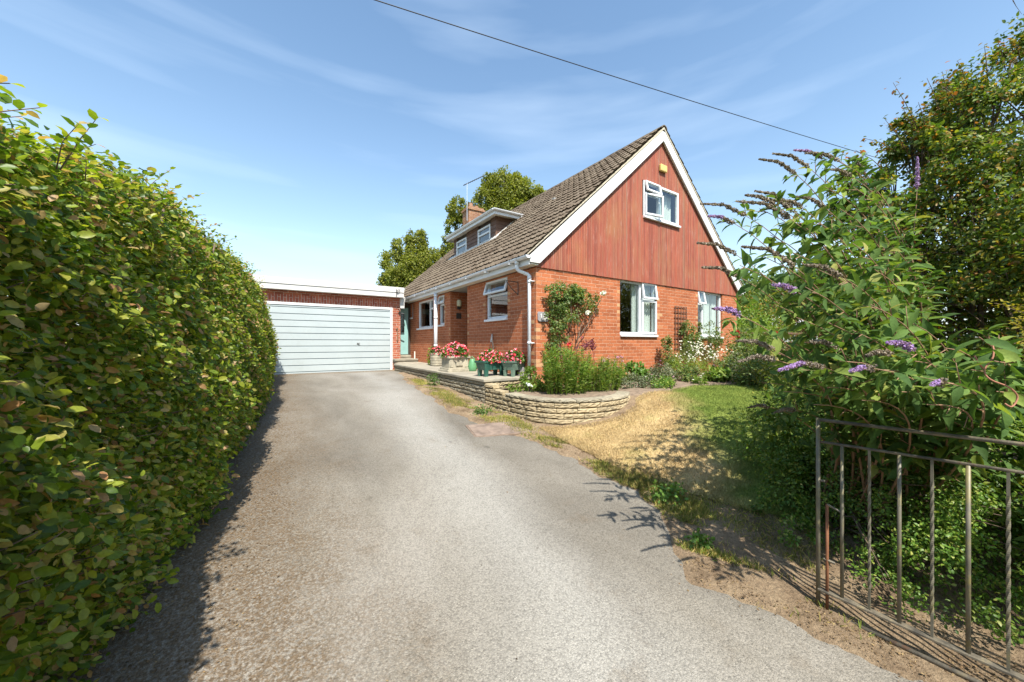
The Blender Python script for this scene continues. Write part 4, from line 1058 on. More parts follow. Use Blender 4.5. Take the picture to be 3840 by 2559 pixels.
# planter + bed soil
def patch(name, poly_fn, n, m_, mat, zf):
    v = []; f = []
    for i in range(n):
        for j in range(m_):
            p = poly_fn(i / (n - 1), j / (m_ - 1)); v.append((p[0], p[1], zf(*p)))
    for i in range(n - 1):
        for j in range(m_ - 1): f.append((i * m_ + j, (i + 1) * m_ + j, (i + 1) * m_ + j + 1, i * m_ + j + 1))
    return mesh_obj(name, v, f, mat, smooth=True)
def pf(s, t_):
    x = 3.2 + s * 8.9; lo = float(np.interp(x, [3.2, 3.3, 3.5, 3.7, 4.1, 4.5, 4.85, 5.3, 5.9, 7, 8, 9, 12.1], [4.5, 4.2, 3.95, 3.85, 3.77, 3.82, 4.0, 3.8, 3.75, 3.9, 3.55, 3.35, 3.2]))
    return x, lo + (5.46 - lo) * t_
def zs(x, y):
    base = -.84 if x < 4.9 else zgf(x, y) + .05
    if 4.9 <= x < 5.5: base = -.84 + (zgf(x, y) + .05 + .84) * (x - 4.9) / .6
    lo = pf(max(0, min(1, (x - 3.2) / 8.9)), 0)[1]
    edge = .075 * max(0, 1 - (y - lo) / .12) if x > 4.93 else 0
    return base + .02 * math.sin(x * 9 + y * 7) * math.sin(y * 11) - edge
tag(patch('flower_bed', pf, 150, 26, simple('bed_soil', (.20, .145, .10), .95, .35, 14, bmp=1, bsc=35), zs), kind='structure')

# ---- pots on the terrace
def dome(cx, cy, cz, rx, ry, h, n, r2=rng):
    th = r2.random(n) * 2 * np.pi; ph = np.arccos(1 - r2.random(n)); 
    d = np.stack([np.cos(th) * np.sin(ph), np.sin(th) * np.sin(ph), np.cos(ph)], 1)
    rr = (.8 + .25 * r2.random(n))[:, None]
    return np.array([cx, cy, cz]) + d * rr * np.array([rx, ry, h]), d
def begonias(par, cx, cy, cz, rx, ry, h, nf, mat=M_beg, rot=0):
    p, d = dome(0, 0, 0, rx * .92, ry * .92, h * .85, int(nf * 2.2)); c_, s_ = math.cos(rot), math.sin(rot)
    Rm = np.array([[c_, -s_, 0], [s_, c_, 0], [0, 0, 1]])
    leaves('leaf_mass', M_weed, par, (p * np.array([1, 1, 1])) @ Rm.T + np.array([cx, cy, cz]), d @ Rm.T + rnd(len(p), .6), d + rnd(len(p), .5), .05, 'round')
    p, d = dome(0, 0, 0, rx, ry, h, nf)
    P = []; A = []; Nn = []
    for q_, dd in zip(p @ Rm.T + np.array([cx, cy, cz]), d @ Rm.T):
        dd = dd + rng.normal(size=3) * .35 + np.array([-.2, -.35, .1]); dd /= np.linalg.norm(dd); t1 = np.cross(dd, [.3, .1, .9]); t1 /= np.linalg.norm(t1); t2 = np.cross(dd, t1)
        a0 = rng.random() * 6.28
        for k in range(5):
            a = a0 + k * 1.2566; P.append(q_); A.append(t1 * math.cos(a) + t2 * math.sin(a) + dd * .35); Nn.append(dd)
    # petals of one flower overlap into one bloom
    leaves('blooms', mat, par, np.array(P), np.array(A), np.array(Nn), .025 * (.7 + .6 * np.repeat(rng.random(nf), 5)), 'round')
pt = empty('flower_pot', (3.86, 9.73, ZS), 'round ribbed stone tub of red and white begonias by the white post', 'flower pot', 'begonia pots on the terrace')
prof = [(.17, 0), (.185, .01)]
for k in range(7):
    z0_ = .02 + k * .045; prof += [(.172 + k * .003, z0_), (.192 + k * .003, z0_ + .012), (.192 + k * .003, z0_ + .034)]
prof += [(.215, .345), (.215, .37), (.185, .37), (.18, .33)]
mb = MB(); mb.lathe(prof, (3.86, 9.70, ZS), 28); mb.build('tub', M_stonepot, pt)
begonias(pt, 3.86, 9.70, ZS + .33, .22, .22, .22, 110)
leaf_cloud('side_plant', M_lime, pt, [(3.88, 10.12, ZS + .22, .13, .14, .24)], 420, .05, 'ovate', clump=.5, shell=.3, per=20)
tr_ = empty('stone_trough', (3.45, 7.55, ZS), 'square carved stone planter heaped with pink and red begonias', 'planter', 'begonia pots on the terrace')
mb = MB(); cx, cy = 3.46, 7.62; mm = Matrix.Translation((cx, cy, ZS)) @ Matrix.Rotation(R(4), 4, 'Z')
mb.box(-.30, .30, -.24, .24, 0, .045, mm); mb.box(-.275, .275, -.215, .215, .045, .085, mm)
mb.box(-.245, .245, -.185, .185, .085, .30, mm); mb.box(-.28, .28, -.22, .22, .30, .345, mm)
for s_ in (-1, 1): mb.box(s_ * .19 - .04, s_ * .19 + .04, -.198, -.186, .10, .29, mm)
mb.box(-.08, .09, -.21, -.188, .13, .20, mm)
mb.build('trough', M_stonepot, tr_, bevel=.012)
begonias(tr_, cx, cy, ZS + .33, .32, .30, .33, 300)
def gtrough(cx, cy, rot, label, ln=.56, faded=False):
    p = empty('plastic_trough', (cx, cy, ZS), label, 'planter', 'begonia pots on the terrace')
    mm = Matrix.Translation((cx, cy, ZS)) @ Matrix.Rotation(R(rot), 4, 'Z'); mb = MB()
    a, b = ln / 2, .13
    v = []
    for (z, k) in ((.12, .82), (.26, .95), (.262, 1.03), (.30, 1.05), (.30, .93), (.27, .90)):
        for sx, sy in ((-1, -1), (1, -1), (1, 1), (-1, 1)): v.append(mm @ Vector((sx * a * k, sy * b * k, z)))
    fs = [(0, 3, 2, 1)] + [(i * 4 + j, i * 4 + (j + 1) % 4, (i + 1) * 4 + (j + 1) % 4, (i + 1) * 4 + j) for i in range(5) for j in range(4)] + [(20, 21, 22, 23)]
    mb.add(v, fs)
    mat = M_green if not faded else simple('faded_green_plastic', (.13, .20, .15), .6, .3, 8)
    mb.build('trough', mat, p, bevel=.008)
    for sx in (-1, 1):
        for sy in (-1, 1):
            l = MB(); x, y = sx * a * .70, sy * b * .68
            l.prism([mm @ Vector(q_) for q_ in ((x - .035, y - .02, .0), (x + .035, y - .02, .0), (x + .05, y - .02, .125), (x - .05, y - .02, .125))], mm.to_3x3() @ Vector((0, .04, 0)))
            l.build('leg', mat, p)
    begonias(p, cx, cy, ZS + .27, a * 1.0, b * 1.4, .25, 210, rot=R(rot))
gtrough(3.55, 6.14, 14, 'dark green plastic trough on legs with red begonias, left of the pair', .60)
gtrough(3.92, 5.86, 22, 'faded green plastic trough of pink begonias nearest the downpipe', .50, True)
# watering can
wc = empty('watering_can', (3.80, 7.42, ZS), 'light green plastic watering can behind the carved stone planter', 'watering can')
mb = MB(); mb.lathe([(.085, 0), (.10, .02), (.10, .10), (.085, .20), (.06, .27), (.055, .28)], (3.80, 7.42, ZS), 20); mb.build('body', M_wcan, wc, smooth=True)
MB().tube([(3.86, 7.36, ZS + .05), (3.93, 7.28, ZS + .15), (3.99, 7.20, ZS + .27)], [.02, .016, .012], 10).build('spout', M_wcan, wc, smooth=True)
MB().tube([(3.76, 7.46, ZS + .08), (3.70, 7.52, ZS + .16), (3.73, 7.50, ZS + .28), (3.80, 7.42, ZS + .33), (3.85, 7.38, ZS + .27)], .011, 8).build('handle', M_wcan, wc, smooth=True)
# grey block and leaning tool
mb = MB(); mb.prism([(4.0, 5.72, ZS), (4.13, 5.74, ZS), (4.125, 5.76, ZS + .16), (4.04, 5.74, ZS + .17)], (0, .14, 0)); tag(mb.build('slate_block', M_slate, bevel=.006), 'grey slate block leaning at the wall behind the green troughs', 'block')
gt = empty('garden_tool', (4.0, 6.7, ZS), 'dark handled garden spade leaning on the brick wall behind the troughs', 'spade')
MB().tube([(3.88, 6.50, ZS + .05), (4.10, 7.02, .06)], .018, 8).build('shaft', M_dark, gt)
mb = MB(); mb.prism([(4.09, 7.0, .02), (4.10, 7.12, .03), (4.115, 7.10, .20), (4.115, 7.05, .21)], (.01, .01, 0)); mb.build('blade', simple('grey_steel', (.3, .3, .32), .4, metal=.6), gt)
# slug-white plant tag / solar lamp
sp = empty('solar_light', (3.62, 4.95, -.82), 'small white solar light on a stake in the planter', 'solar light')
MB().tube([(3.62, 4.95, -.86), (3.62, 4.95, -.74)], .01, 6).build('stake', M_dark, sp)
MB().box(-.06, .06, -.04, .04, -.01, .012, Matrix.Translation((3.62, 4.95, -.71)) @ Matrix.Rotation(R(35), 4, 'X') @ Matrix.Rotation(R(20), 4, 'Y')).build('panel', M_white, sp, bevel=.004)

# ================================================================= GARDEN PLANTS
def plant(name, loc, label, cat, group=None): return empty(name, loc, label, cat, group)
def stems(name, par, pairs, r0, r1, mat, seg=4, sag=0):
    mb = MB()
    for a, b in pairs:
        a, b = Vector(a), Vector(b); pts = []; j = (b - a).length * .06
        for i in range(seg + 1):
            t_ = i / seg; p = a.lerp(b, t_); p.z += sag * math.sin(math.pi * t_)
            if 0 < i < seg: p += Vector((random.uniform(-j, j), random.uniform(-j, j), random.uniform(-j, j) * .5))
            pts.append(p)
        mb.tube(pts, [r0 + (r1 - r0) * i / seg for i in range(seg + 1)], 6)
    return mb.build(name, mat, par, smooth=True)
def blooms(par, pts, size, mat, name='bloom', petals=6, face=(-.3, -.7, .4), each=True):
    P = []; A = []; Nn = []
    for q_ in pts:
        dd = np.array(face) + rng.normal(size=3) * .35; dd /= np.linalg.norm(dd); t1 = np.cross(dd, [.31, .12, .9]); t1 /= np.linalg.norm(t1); t2 = np.cross(dd, t1)
        for ring, lift in ((0, .15), (1, .9)):
            a0 = rng.random() * 6
            for k in range(petals):
                a = a0 + k * 6.283 / petals; P.append(np.array(q_)); A.append(t1 * math.cos(a) + t2 * math.sin(a) + dd * lift); Nn.append(dd)
    return leaves(name, mat, par, np.array(P), np.array(A), np.array(Nn), size * .62, 'round')

ros = plant('climbing_rose', (4.75, 5.25, -.83), 'climbing rose with white blooms trained up the house corner', 'rose')
leaf_cloud('leaf_mass', M_rose, ros, [(4.55, 5.27, .82, .26, .13, .30), (4.78, 5.26, .92, .24, .13, .24), (4.42, 5.28, .98, .16, .1, .14), (4.62, 5.27, .5, .26, .13, .22), (4.52, 5.27, .22, .22, .12, .22), (5.05, 5.28, .95, .18, .1, .18), (5.25, 5.29, 1.0, .12, .08, .10), (4.55, 5.25, -.05, .22, .12, .2)], 4600, .045, 'ovate', clump=.34, shell=.4, per=40, up=.3)
leaf_cloud('leaf_mass', M_rose, ros, [(5.45, 5.27, .82, .14, .1, .16), (5.1, 5.28, .85, .2, .1, .2), (5.28, 5.28, .72, .2, .1, .14), (5.55, 5.25, .88, .12, .08, .12), (5.66, 5.22, 1.0, .07, .06, .06), (4.98, 5.28, .55, .16, .1, .18), (4.35, 5.3, .5, .1, .06, .12), (4.32, 5.3, .1, .09, .06, .2), (5.0, 5.3, 1.12, .12, .06, .08)], 1100, .042, 'ovate', clump=.5, shell=.3, per=14, up=.3)
b0 = (4.8, 5.28, -.83)
stems('stem', ros, [(b0, (4.6, 5.3, .3)), ((4.6, 5.3, .3), (4.5, 5.3, .95)), (b0, (4.82, 5.3, .2)), ((4.82, 5.3, .2), (4.9, 5.28, 1.0)), (b0, (5.1, 5.28, .12)), ((5.1, 5.28, .12), (5.5, 5.24, .66)), ((5.5, 5.24, .66), (5.68, 5.22, .98)), ((5.02, 5.28, .0), (5.28, 5.28, .7)), ((5.1, 5.3, .1), (5.12, 5.3, .9))], .012, .006, M_twig)
blooms(ros, [(5.22, 5.2, .60), (5.72, 5.2, 1.05), (5.66, 5.2, 1.02), (5.28, 5.21, .62)], .085, M_white_f, 'bloom')
rr_ = plant('red_rose', (4.62, 4.95, -.82), 'single red rose bloom on a stem in front of the climbing rose', 'rose')
stems('stem', rr_, [((4.62, 4.95, -.83), (4.5, 4.95, -.08))], .006, .004, M_twig); blooms(rr_, [(4.5, 4.93, -.03), (4.50, 4.92, -.06)], .08, M_redf, 'bloom', petals=7)
leaf_cloud('leaf_mass', M_rose, rr_, [(4.53, 4.95, -.25, .08, .08, .15)], 80, .04, per=10)

def upright(name, label, cat, cx, cy, z0, rx, ry, h, nst, mat, lsize=.07, kind='narrow', per=34, flower=None, fmat=None, group=None, lean=.15, smat=M_weed):
    """many upright leafy stems"""
    par = plant(name, (cx, cy, z0), label, cat, group); P = []; A = []; Nn = []; sp = []; tips = []
    for _ in range(nst):
        a = rng.random() * 6.283; r = rng.random() ** .5; bx, by = cx + rx * .8 * r * math.cos(a), cy + ry * .8 * r * math.sin(a)
        hh = h * (.55 + .55 * rng.random()) * (1 - .15 * r * r); top = Vector((bx + lean * h * r * math.cos(a) * rng.random() * 1.6, by + lean * h * r * math.sin(a) - .02, z0 + hh)); base = Vector((bx, by, z0 - .03))
        sp.append((base, top)); tips.append(top)
        for k in range(per):
            t_ = .12 + .88 * (k / per) ** .85; p = base.lerp(top, t_); an = rng.random() * 6.283
            P.append(p); A.append((math.cos(an), math.sin(an), .95 - .9 * rng.random())); Nn.append((0, 0, 1))
    m_ = len(P); P = np.array([tuple(p) for p in P]); Nn = np.array(Nn, float) + rnd(m_, .45)
    leaves('leaf_mass', mat, par, P, np.array(A), Nn, lsize * (.6 + .6 * rng.random(m_)), kind)
    mb = MB()
    for a, b in sp: mb.tube([a, b], [.004, .002], 4)
    mb.build('stem', mat, par)
    if flower: flower(par, tips)
    return par
upright('phlox_clump', 'tall bright green leafy clump filling the middle of the curved planter', 'plant', 4.15, 4.62, -.84, .46, .38, .78, 150, M_phlox, .080, 'slim', 40)
upright('phlox_clump', 'shorter bushy green clump at the right end of the curved planter', 'plant', 4.92, 4.55, -.84, .48, .36, .58, 135, M_phlox, .070, 'slim', 34)
leaf_cloud('leaf_mass', M_phlox, plant('low_bush', (3.66, 4.9, -.84), 'low pale green plant at the planter edge below the downpipe', 'plant'), [(3.70, 5.0, -.72, .16, .16, .12), (3.95, 5.05, -.66, .15, .15, .17), (3.85, 5.25, -.6, .16, .12, .2), (3.5, 5.2, -.76, .12, .12, .08)], 1300, .045, 'ovate', clump=.4, shell=.4, per=25)
bg_ = plant('burgundy_flower', (5.1, 5.0, -.83), 'burgundy flowering stems between the rose and the brick wall', 'plant')
leaf_cloud('bloom_mass', M_burg, bg_, [(5.02, 5.1, -.02, .16, .1, .12), (5.22, 5.12, -.02, .16, .1, .10), (5.36, 5.15, .04, .07, .05, .06)], 520, .03, 'rhomb', clump=.45, shell=.3, per=14)
stems('stem', bg_, [((5.1, 5.0, -.83), (5.0 + .1 * k, 5.12, -.05)) for k in range(5)], .005, .003, M_burg)
upright('pink_flower', 'thin pink flowering stems against the brick below the big window', 'plant', 5.72, 4.95, -.82, .22, .14, .55, 14, M_phlox, .06, 'lance', 14, flower=lambda p, t: leaves('bloom', M_pinkf, p, np.repeat(np.array([tuple(q_) for q_ in t]), 12, 0) + rnd(12 * len(t), .012), rnd(12 * len(t)), rnd(12 * len(t)), .022, 'round'))
def low(label, lobes, n, mat, size=.045, kind='ovate', name='bedding_plant', fl=None, group='low plants along the flower bed', clump=.4, per=25):
    c = lobes[0]; p = plant(name, (c[0], c[1], zs(c[0], c[1]) if c[0] > 3.2 else -.8), label, 'plant', group)
    leaf_cloud('leaf_mass', mat, p, lobes, n, size, kind, clump=clump, shell=.4, per=per, floor=-.9)
    if fl:
        mat2, nf, fs = fl; pos, ow = cloud(lobes, nf * 5, .5, .95, 5); pos = pos[:nf]; ow = ow[:nf]
        pos[:, 2] += .03
        P = np.repeat(pos, 6, 0); a = np.tile(np.arange(6) * 1.047, nf); A = np.stack([np.cos(a), np.sin(a), .4 + 0 * a], 1)
        leaves('blooms', mat2, p, P, A, np.tile(np.array([0, -.3, 1.]), (6 * nf, 1)) + np.repeat(rnd(nf, .4), 6, 0), fs, 'round')
    return p
G_ = lambda x, y: zs(x, y)
low('feathery yellow green plant right of the curved planter', [(5.75, 4.9, -.55, .22, .2, .25)], 1500, M_phlox, .05, 'narrow')
low('dark leafy plant with broad leaves below the left end of the big window sill', [(6.25, 4.85, -.62, .22, .2, .2), (6.4, 4.7, -.68, .2, .18, .14)], 900, M_weed, .075, 'ovate')
low('low grey green cushion plant at the front of the bed behind the planter end', [(5.45, 4.35, -.72, .24, .2, .14), (5.75, 4.2, -.74, .22, .18, .12)], 1500, M_grey, .035, 'rhomb', fl=(M_white_f, 10, .02))
low('spreading green groundcover at the front edge of the bed beside the lawn', [(5.95, 4.02, -.76, .26, .16, .10), (6.2, 4.15, -.75, .2, .15, .11)], 1700, M_box, .035, 'ovate')
low('sage green plant with tiny lilac flowers in the middle of the bed', [(6.55, 4.45, -.68, .28, .25, .17), (6.85, 4.6, -.64, .24, .22, .18)], 1900, M_grey, .04, 'ovate', fl=(M_pinkf, 26, .018))
low('reddish stemmed plant in front of the daisies', [(7.35, 4.35, -.66, .28, .25, .18)], 1100, M_rose, .045, 'ovate', fl=(M_burg, 30, .02))
low('fresh fern like lime green plant in front of the daisies', [(7.55, 4.65, -.50, .30, .22, .2), (7.95, 4.5, -.55, .26, .2, .2)], 2600, M_lime, .045, 'narrow')
low('broad leaved green plant at the lawn edge in the middle of the bed', [(7.9, 4.0, -.70, .24, .2, .14)], 650, M_phlox, .085, 'ovate')
low('small pale clump at the front of the bed right of the broad leaves', [(8.6, 3.75, -.76, .18, .15, .09)], 450, M_grey, .04, 'ovate')
low('small dry tufted plant at the lawn edge left of the lime green leaves', [(7.2, 4.02, -.77, .16, .12, .08)], 500, M_phlox, .035, 'rhomb', fl=(M_white_f, 6, .02))
low('purple grey sprawling plant at the right end of the lawn edge', [(8.9, 4.2, -.66, .4, .3, .2), (9.5, 4.0, -.65, .35, .3, .2)], 2400, M_grey, .045, 'narrow', fl=(M_purpf, 50, .02))
low('pale green plant with creamy flowers at the corner of the bed', [(9.9, 4.5, -.55, .4, .3, .28), (10.6, 4.5, -.55, .35, .3, .28)], 2800, M_grey, .05, 'ovate', fl=(M_white_f, 16, .03))
# tall foxglove-like seed stem by the big window
tp = plant('tall_shrub', (7.85, 5.15, -.8), 'tall narrow leafy shrub beside the right edge of the big window', 'shrub')
leaf_cloud('leaf_mass', M_rose, tp, [(7.85, 5.18, .02, .12, .1, .22), (7.92, 5.15, -.3, .18, .14, .25), (8.0, 5.1, -.6, .24, .18, .2)], 1500, .05, 'ovate', clump=.4, shell=.3, per=20)
stems('stem', tp, [((7.9, 5.15, -.83), (7.85, 5.18, .15)), ((7.9, 5.15, -.83), (8.0, 5.15, -.1))], .008, .004, M_twig)
# daisies
da = plant('daisy_bush', (9.1, 4.95, -.8), 'large sprawling clump of small white daisies under the right window', 'plant')
dl = [(8.35, 5.0, -.30, .42, .25, .30), (8.9, 4.95, -.36, .5, .28, .30), (9.5, 4.9, -.42, .45, .28, .26), (8.2, 4.9, -.55, .4, .25, .25), (9.9, 4.9, -.52, .3, .22, .2)]
leaf_cloud('leaf_mass', M_rose, da, dl, 5200, .045, 'narrow', clump=.35, shell=.4, per=30)
pos, ow = cloud(dl, 260 * 3, .4, .95, 4); k = (pos[:, 2] > -.5) & (ow[:, 1] < .3); pos = pos[k][:190] + np.array([0, -.03, .05])
nf = len(pos); a = np.tile(np.arange(8) * .785, nf); nn_ = np.repeat(nrm(np.array([-.3, -.6, .75]) + rnd(nf, .3)), 8, 0)
t1 = nrm(np.cross(nn_, np.array([.3, .9, .1]))); t2 = np.cross(nn_, t1)
leaves('blooms', M_white_f, da, np.repeat(pos, 8, 0), t1 * np.cos(a)[:, None] + t2 * np.sin(a)[:, None], nn_, .021, 'rhomb')
leaves('bloom_centres', M_gold, da, pos - t1[::8] * .008 + nn_[::8] * .004, t1[::8], nn_[::8], .016, 'round')
# roses by the trellis and in front of the right window
r2_ = plant('rose_bush', (9.0, 5.2, -.8), 'loose rose bush climbing over the lower half of the trellis', 'rose', 'rose bushes against the gable wall')
leaf_cloud('leaf_mass', M_rose, r2_, [(8.95, 5.28, .30, .22, .12, .28), (9.25, 5.25, .05, .26, .15, .28), (9.0, 5.2, -.1, .3, .16, .3), (9.4, 5.25, .42, .12, .08, .2)], 2600, .045, 'ovate', clump=.4, shell=.3, per=26)
stems('stem', r2_, [((9.05, 5.2, -.83), (8.9, 5.28, .5)), ((9.05, 5.2, -.83), (9.3, 5.25, .45)), ((9.05, 5.2, -.83), (9.45, 5.25, .6))], .009, .004, M_twig)
r3_ = plant('rose_bush', (10.0, 5.15, -.8), 'thin rose bush standing in front of the right window', 'rose', 'rose bushes against the gable wall')
leaf_cloud('leaf_mass', M_rose, r3_, [(9.85, 5.2, .35, .14, .1, .35), (9.95, 5.2, -.1, .22, .12, .3), (10.25, 5.2, .05, .14, .1, .3), (10.3, 5.22, .4, .07, .05, .15)], 1500, .042, 'ovate', clump=.4, shell=.3, per=18)
stems('stem', r3_, [((10.0, 5.15, -.83), (9.85, 5.2, .6)), ((10.0, 5.15, -.83), (10.2, 5.2, .3)), ((10.0, 5.15, -.83), (10.35, 5.2, .55)), ((10, 5.15, -.83), (9.7, 5.2, .1))], .008, .003, M_twig)

# ================================================================= BACKGROUND RIGHT OF THE HOUSE
def shrub(name, label, cat, lobes, n, mat, size, kind='ovate', group=None, clump=.35, per=40, stem=True, fl=None):
    c = lobes[0]; zb_ = zgf(c[0], c[1]); p = plant(name, (c[0], c[1], zb_), label, cat, group)
    leaf_cloud('crown', mat, p, lobes, n, size, kind, clump=clump, shell=.55, per=per, floor=zb_)
    if stem: stems('stem', p, [((c[0], c[1], zb_), (l[0], l[1], l[2])) for l in lobes[:5]], .03, .01, M_bark)
    if fl:
        pos, ow = cloud(lobes, fl[1], .3, 1., 3); blooms(p, pos + np.array([0, -.08, .05]), fl[2], fl[0], 'blooms')
    return p
def D(x, y, d): return onD(x, y, d)
def Lb(x, y, d, r, ry=None, rz=None):
    p = onD(x, y, d); return (p.x, p.y, p.z, r, ry or r, rz or r)
shrub('rose_shrub', 'sunlit rose shrub with red blooms just right of the house wall', 'rose', [Lb(1715, 790, 9.8, .5), Lb(1742, 800, 9.6, .5), Lb(1725, 825, 9.4, .55)], 4200, M_rose, .06, fl=(M_redf, 9, .10))
shrub('garden_shrub', 'yellow green shrub behind the roses right of the house', 'shrub', [Lb(1722, 745, 13, .6), Lb(1735, 760, 12.8, .7), Lb(1712, 772, 12.6, .6)], 3200, M_lime, .08)
shrub('garden_shrub', 'dark round evergreen shrub behind the wooden rail', 'shrub', [Lb(1768, 752, 14, .75), Lb(1782, 765, 14, .7)], 2600, M_hazel, .08)
shrub('garden_shrub', 'lime leaved shrub in front of the wooden rail', 'shrub', [Lb(1790, 800, 9.0, .6), Lb(1765, 830, 8.6, .5), Lb(1820, 815, 8.6, .6)], 4200, M_lime, .07, 'narrow')
shrub('garden_shrub', 'russet leaved shrub beyond the rail beside the grey roof', 'shrub', [Lb(1810, 735, 16, .9), Lb(1835, 745, 16, .8)], 2400, foliage('russet_leaves', [(0, (.12, .12, .03)), (1, (.30, .16, .05))], .25), .09)
shrub('garden_shrub', 'mixed green shrub at the far corner of the flower bed', 'shrub', [Lb(1690, 845, 8.2, .4), Lb(1720, 860, 7.6, .4), Lb(1760, 870, 7.2, .5)], 3600, M_rose, .055)
shrub('garden_shrub', 'golden variegated shrub behind the buddleia on the lawn side', 'shrub', [Lb(1880, 860, 6.4, .6), Lb(1840, 900, 6.2, .55), Lb(1930, 880, 6.0, .6), Lb(1800, 880, 6.6, .4), Lb(1960, 800, 6.2, .5), Lb(1890, 800, 6.8, .5)], 9000, foliage('variegated_leaves', [(0, (.08, .14, .02)), (.5, (.16, .22, .03)), (.8, (.38, .38, .06)), (1, (.48, .42, .10))], .3), .05)
fe = empty('rail_fence', (13, 7.5, -.85), 'weathered wooden rail fence crossing the garden right of the house', 'fence')
a, b = D(1672, 765, 11.5), D(1860, 768, 11.0)
mb = MB(); mb.tube([a, b], .035, 6); mb.tube([a - Vector((0, 0, .4)), b - Vector((0, 0, .4))], .03, 6); mb.build('rail', M_trell, fe)
for k in range(4):
    p = a.lerp(b, (k + .02) / 3.1); MB().box(p.x - .04, p.x + .04, p.y - .04, p.y + .04, zgf(p.x, p.y) - .05, p.z + .08).build('post', M_trell, fe)
# far bungalow with grey roof
p = D(1790, 720, 30); bz = -.9; ang = math.atan2(C_, S_) - R(90)
bun = empty('bungalow', (p.x, p.y, bz), 'distant low bungalow with a plain grey roof behind the garden shrubs', 'house')
mm = Matrix.Translation((p.x, p.y, bz)) @ Matrix.Rotation(ang + R(12), 4, 'Z')
MB().box(-4.0, 4.5, 0, 7, 0, 2.35, mm).build('brick_wall', M_chim, bun, uv=True)
mb = MB(); mb.prism([mm @ Vector(q_) for q_ in ((-4.3, -.4, 2.36), (-4.3, 7.4, 2.36), (-4.3, 3.5, 3.6))], mm.to_3x3() @ Vector((9.1, 0, 0))); mb.build('roof', simple('far_grey_roof', (.36, .36, .36), .7, .1, 2), bun)
for s_ in (-2.6, .4, 2.8): MB().box(s_, s_ + 1.2, -.03, .05, .95, 2.1, mm).build('window', M_white, bun)

def tree(label, base, lobes, n, size, mat, trunk_r, group=None, kind='rhomb', clump=.30, per=70):
    p = plant('tree', base, label, 'tree', group)
    leaf_cloud('crown', mat, p, lobes, n, size, kind, clump=clump, shell=.72, per=per, up=.6)
    mb = MB(); B = Vector(base); ctr = Vector((np.mean([l[0] for l in lobes]), np.mean([l[1] for l in lobes]), np.mean([l[2] for l in lobes])))
    fork = B.lerp(ctr, .55); mb.tube([B - Vector((0, 0, .1)), B.lerp(fork, .5) + Vector((.1, 0, 0)), fork], [trunk_r, trunk_r * .8, trunk_r * .65], 10)
    mb.build('trunk', M_bark, p, smooth=True)
    mb = MB()
    for l in lobes:
        e = Vector(l[:3]); m_ = fork.lerp(e, .5) + Vector((random.uniform(-.3, .3), random.uniform(-.3, .3), .2)); mb.tube([fork, m_, e], [trunk_r * .5, trunk_r * .3, trunk_r * .1], 6)
        for _ in range(3):
            e2 = e + Vector((random.uniform(-1, 1) * l[3], random.uniform(-1, 1) * l[3], random.uniform(-.3, 1) * l[3])) * .7; mb.tube([m_.lerp(e, .6), e2], [trunk_r * .15, trunk_r * .04], 5)
    mb.build('limb', M_bark, p, smooth=True); return p
# the two trees behind the garage and roof
d = 30
def grd(x, d): q_ = onD(x, 790, d); return (q_.x, q_.y, -.9)
tree('round topped tree standing behind the garage roof, left of the two', grd(945, d), [Lb(940, 580, d, 1.3), Lb(912, 610, d, 1.2), Lb(970, 610, d - .5, 1.3), Lb(940, 635, d - 1, 1.5), Lb(905, 650, d, 1.0), Lb(988, 645, d, 1.3), Lb(935, 668, d, 1.6), Lb(958, 556, d, .9), Lb(1005, 600, d, .9), Lb(1028, 590, d + 1, .7), Lb(900, 690, d, 1.2), Lb(975, 690, d, 1.5)], 52000, .165, M_tree, .28, 'trees behind the house')
tree('tall spreading tree rising behind the dormer and main roof', grd(1140, d), [Lb(1160, 440, d, 1.5), Lb(1125, 470, d, 1.3), Lb(1195, 450, d, 1.4), Lb(1228, 462, d, 1.0), Lb(1150, 500, d, 1.6), Lb(1190, 500, d, 1.6), Lb(1222, 500, d, 1.2), Lb(1110, 510, d, 1.0), Lb(1055, 480, d, .9), Lb(1045, 520, d, .8), Lb(1040, 560, d, .8), Lb(1065, 545, d + 1, .8), Lb(1080, 500, d, .7), Lb(1060, 600, d, 1.2), Lb(1100, 570, d, 1.5), Lb(1160, 560, d, 1.8), Lb(1130, 425, d, .8), Lb(1180, 420, d, .7)], 78000, .165, M_tree, .35, 'trees behind the house')
for i, (x, y, d, r, lab) in enumerate([(1722, 672, 42, 2.6, 'pale green tree on the skyline just right of the house eaves'), (1770, 690, 46, 2.6, 'tree on the skyline above the grey roofed bungalow'), (1830, 668, 44, 3.0, 'tall distant tree right of the bungalow'), (1900, 660, 40, 3.2, 'distant tree partly hidden behind the buddleia'), (1985, 650, 42, 3.4, 'far tree glimpsed through the buddleia stems'), (1700, 720, 24, 1.3, 'dark conical evergreen close behind the house corner')]):
    tree(lab, grd(x, d), [Lb(x, y, d, r), Lb(x - 18, y + 25, d, r), Lb(x + 20, y + 20, d, r), Lb(x, y + 45, d, r * 1.2), Lb(x + 10, y + 75, d, r * 1.1)] if i < 5 else [Lb(x, y, d, r), Lb(x + 12, y + 12, d, r * 1.1), Lb(x - 4, y + 25, d, r * 1.2), Lb(x + 25, y - 14, d, r)], 9000, .28 if i < 5 else .14, M_fartree if i < 5 else M_hazel, .3, 'trees beyond the garden', clump=.35, per=50)

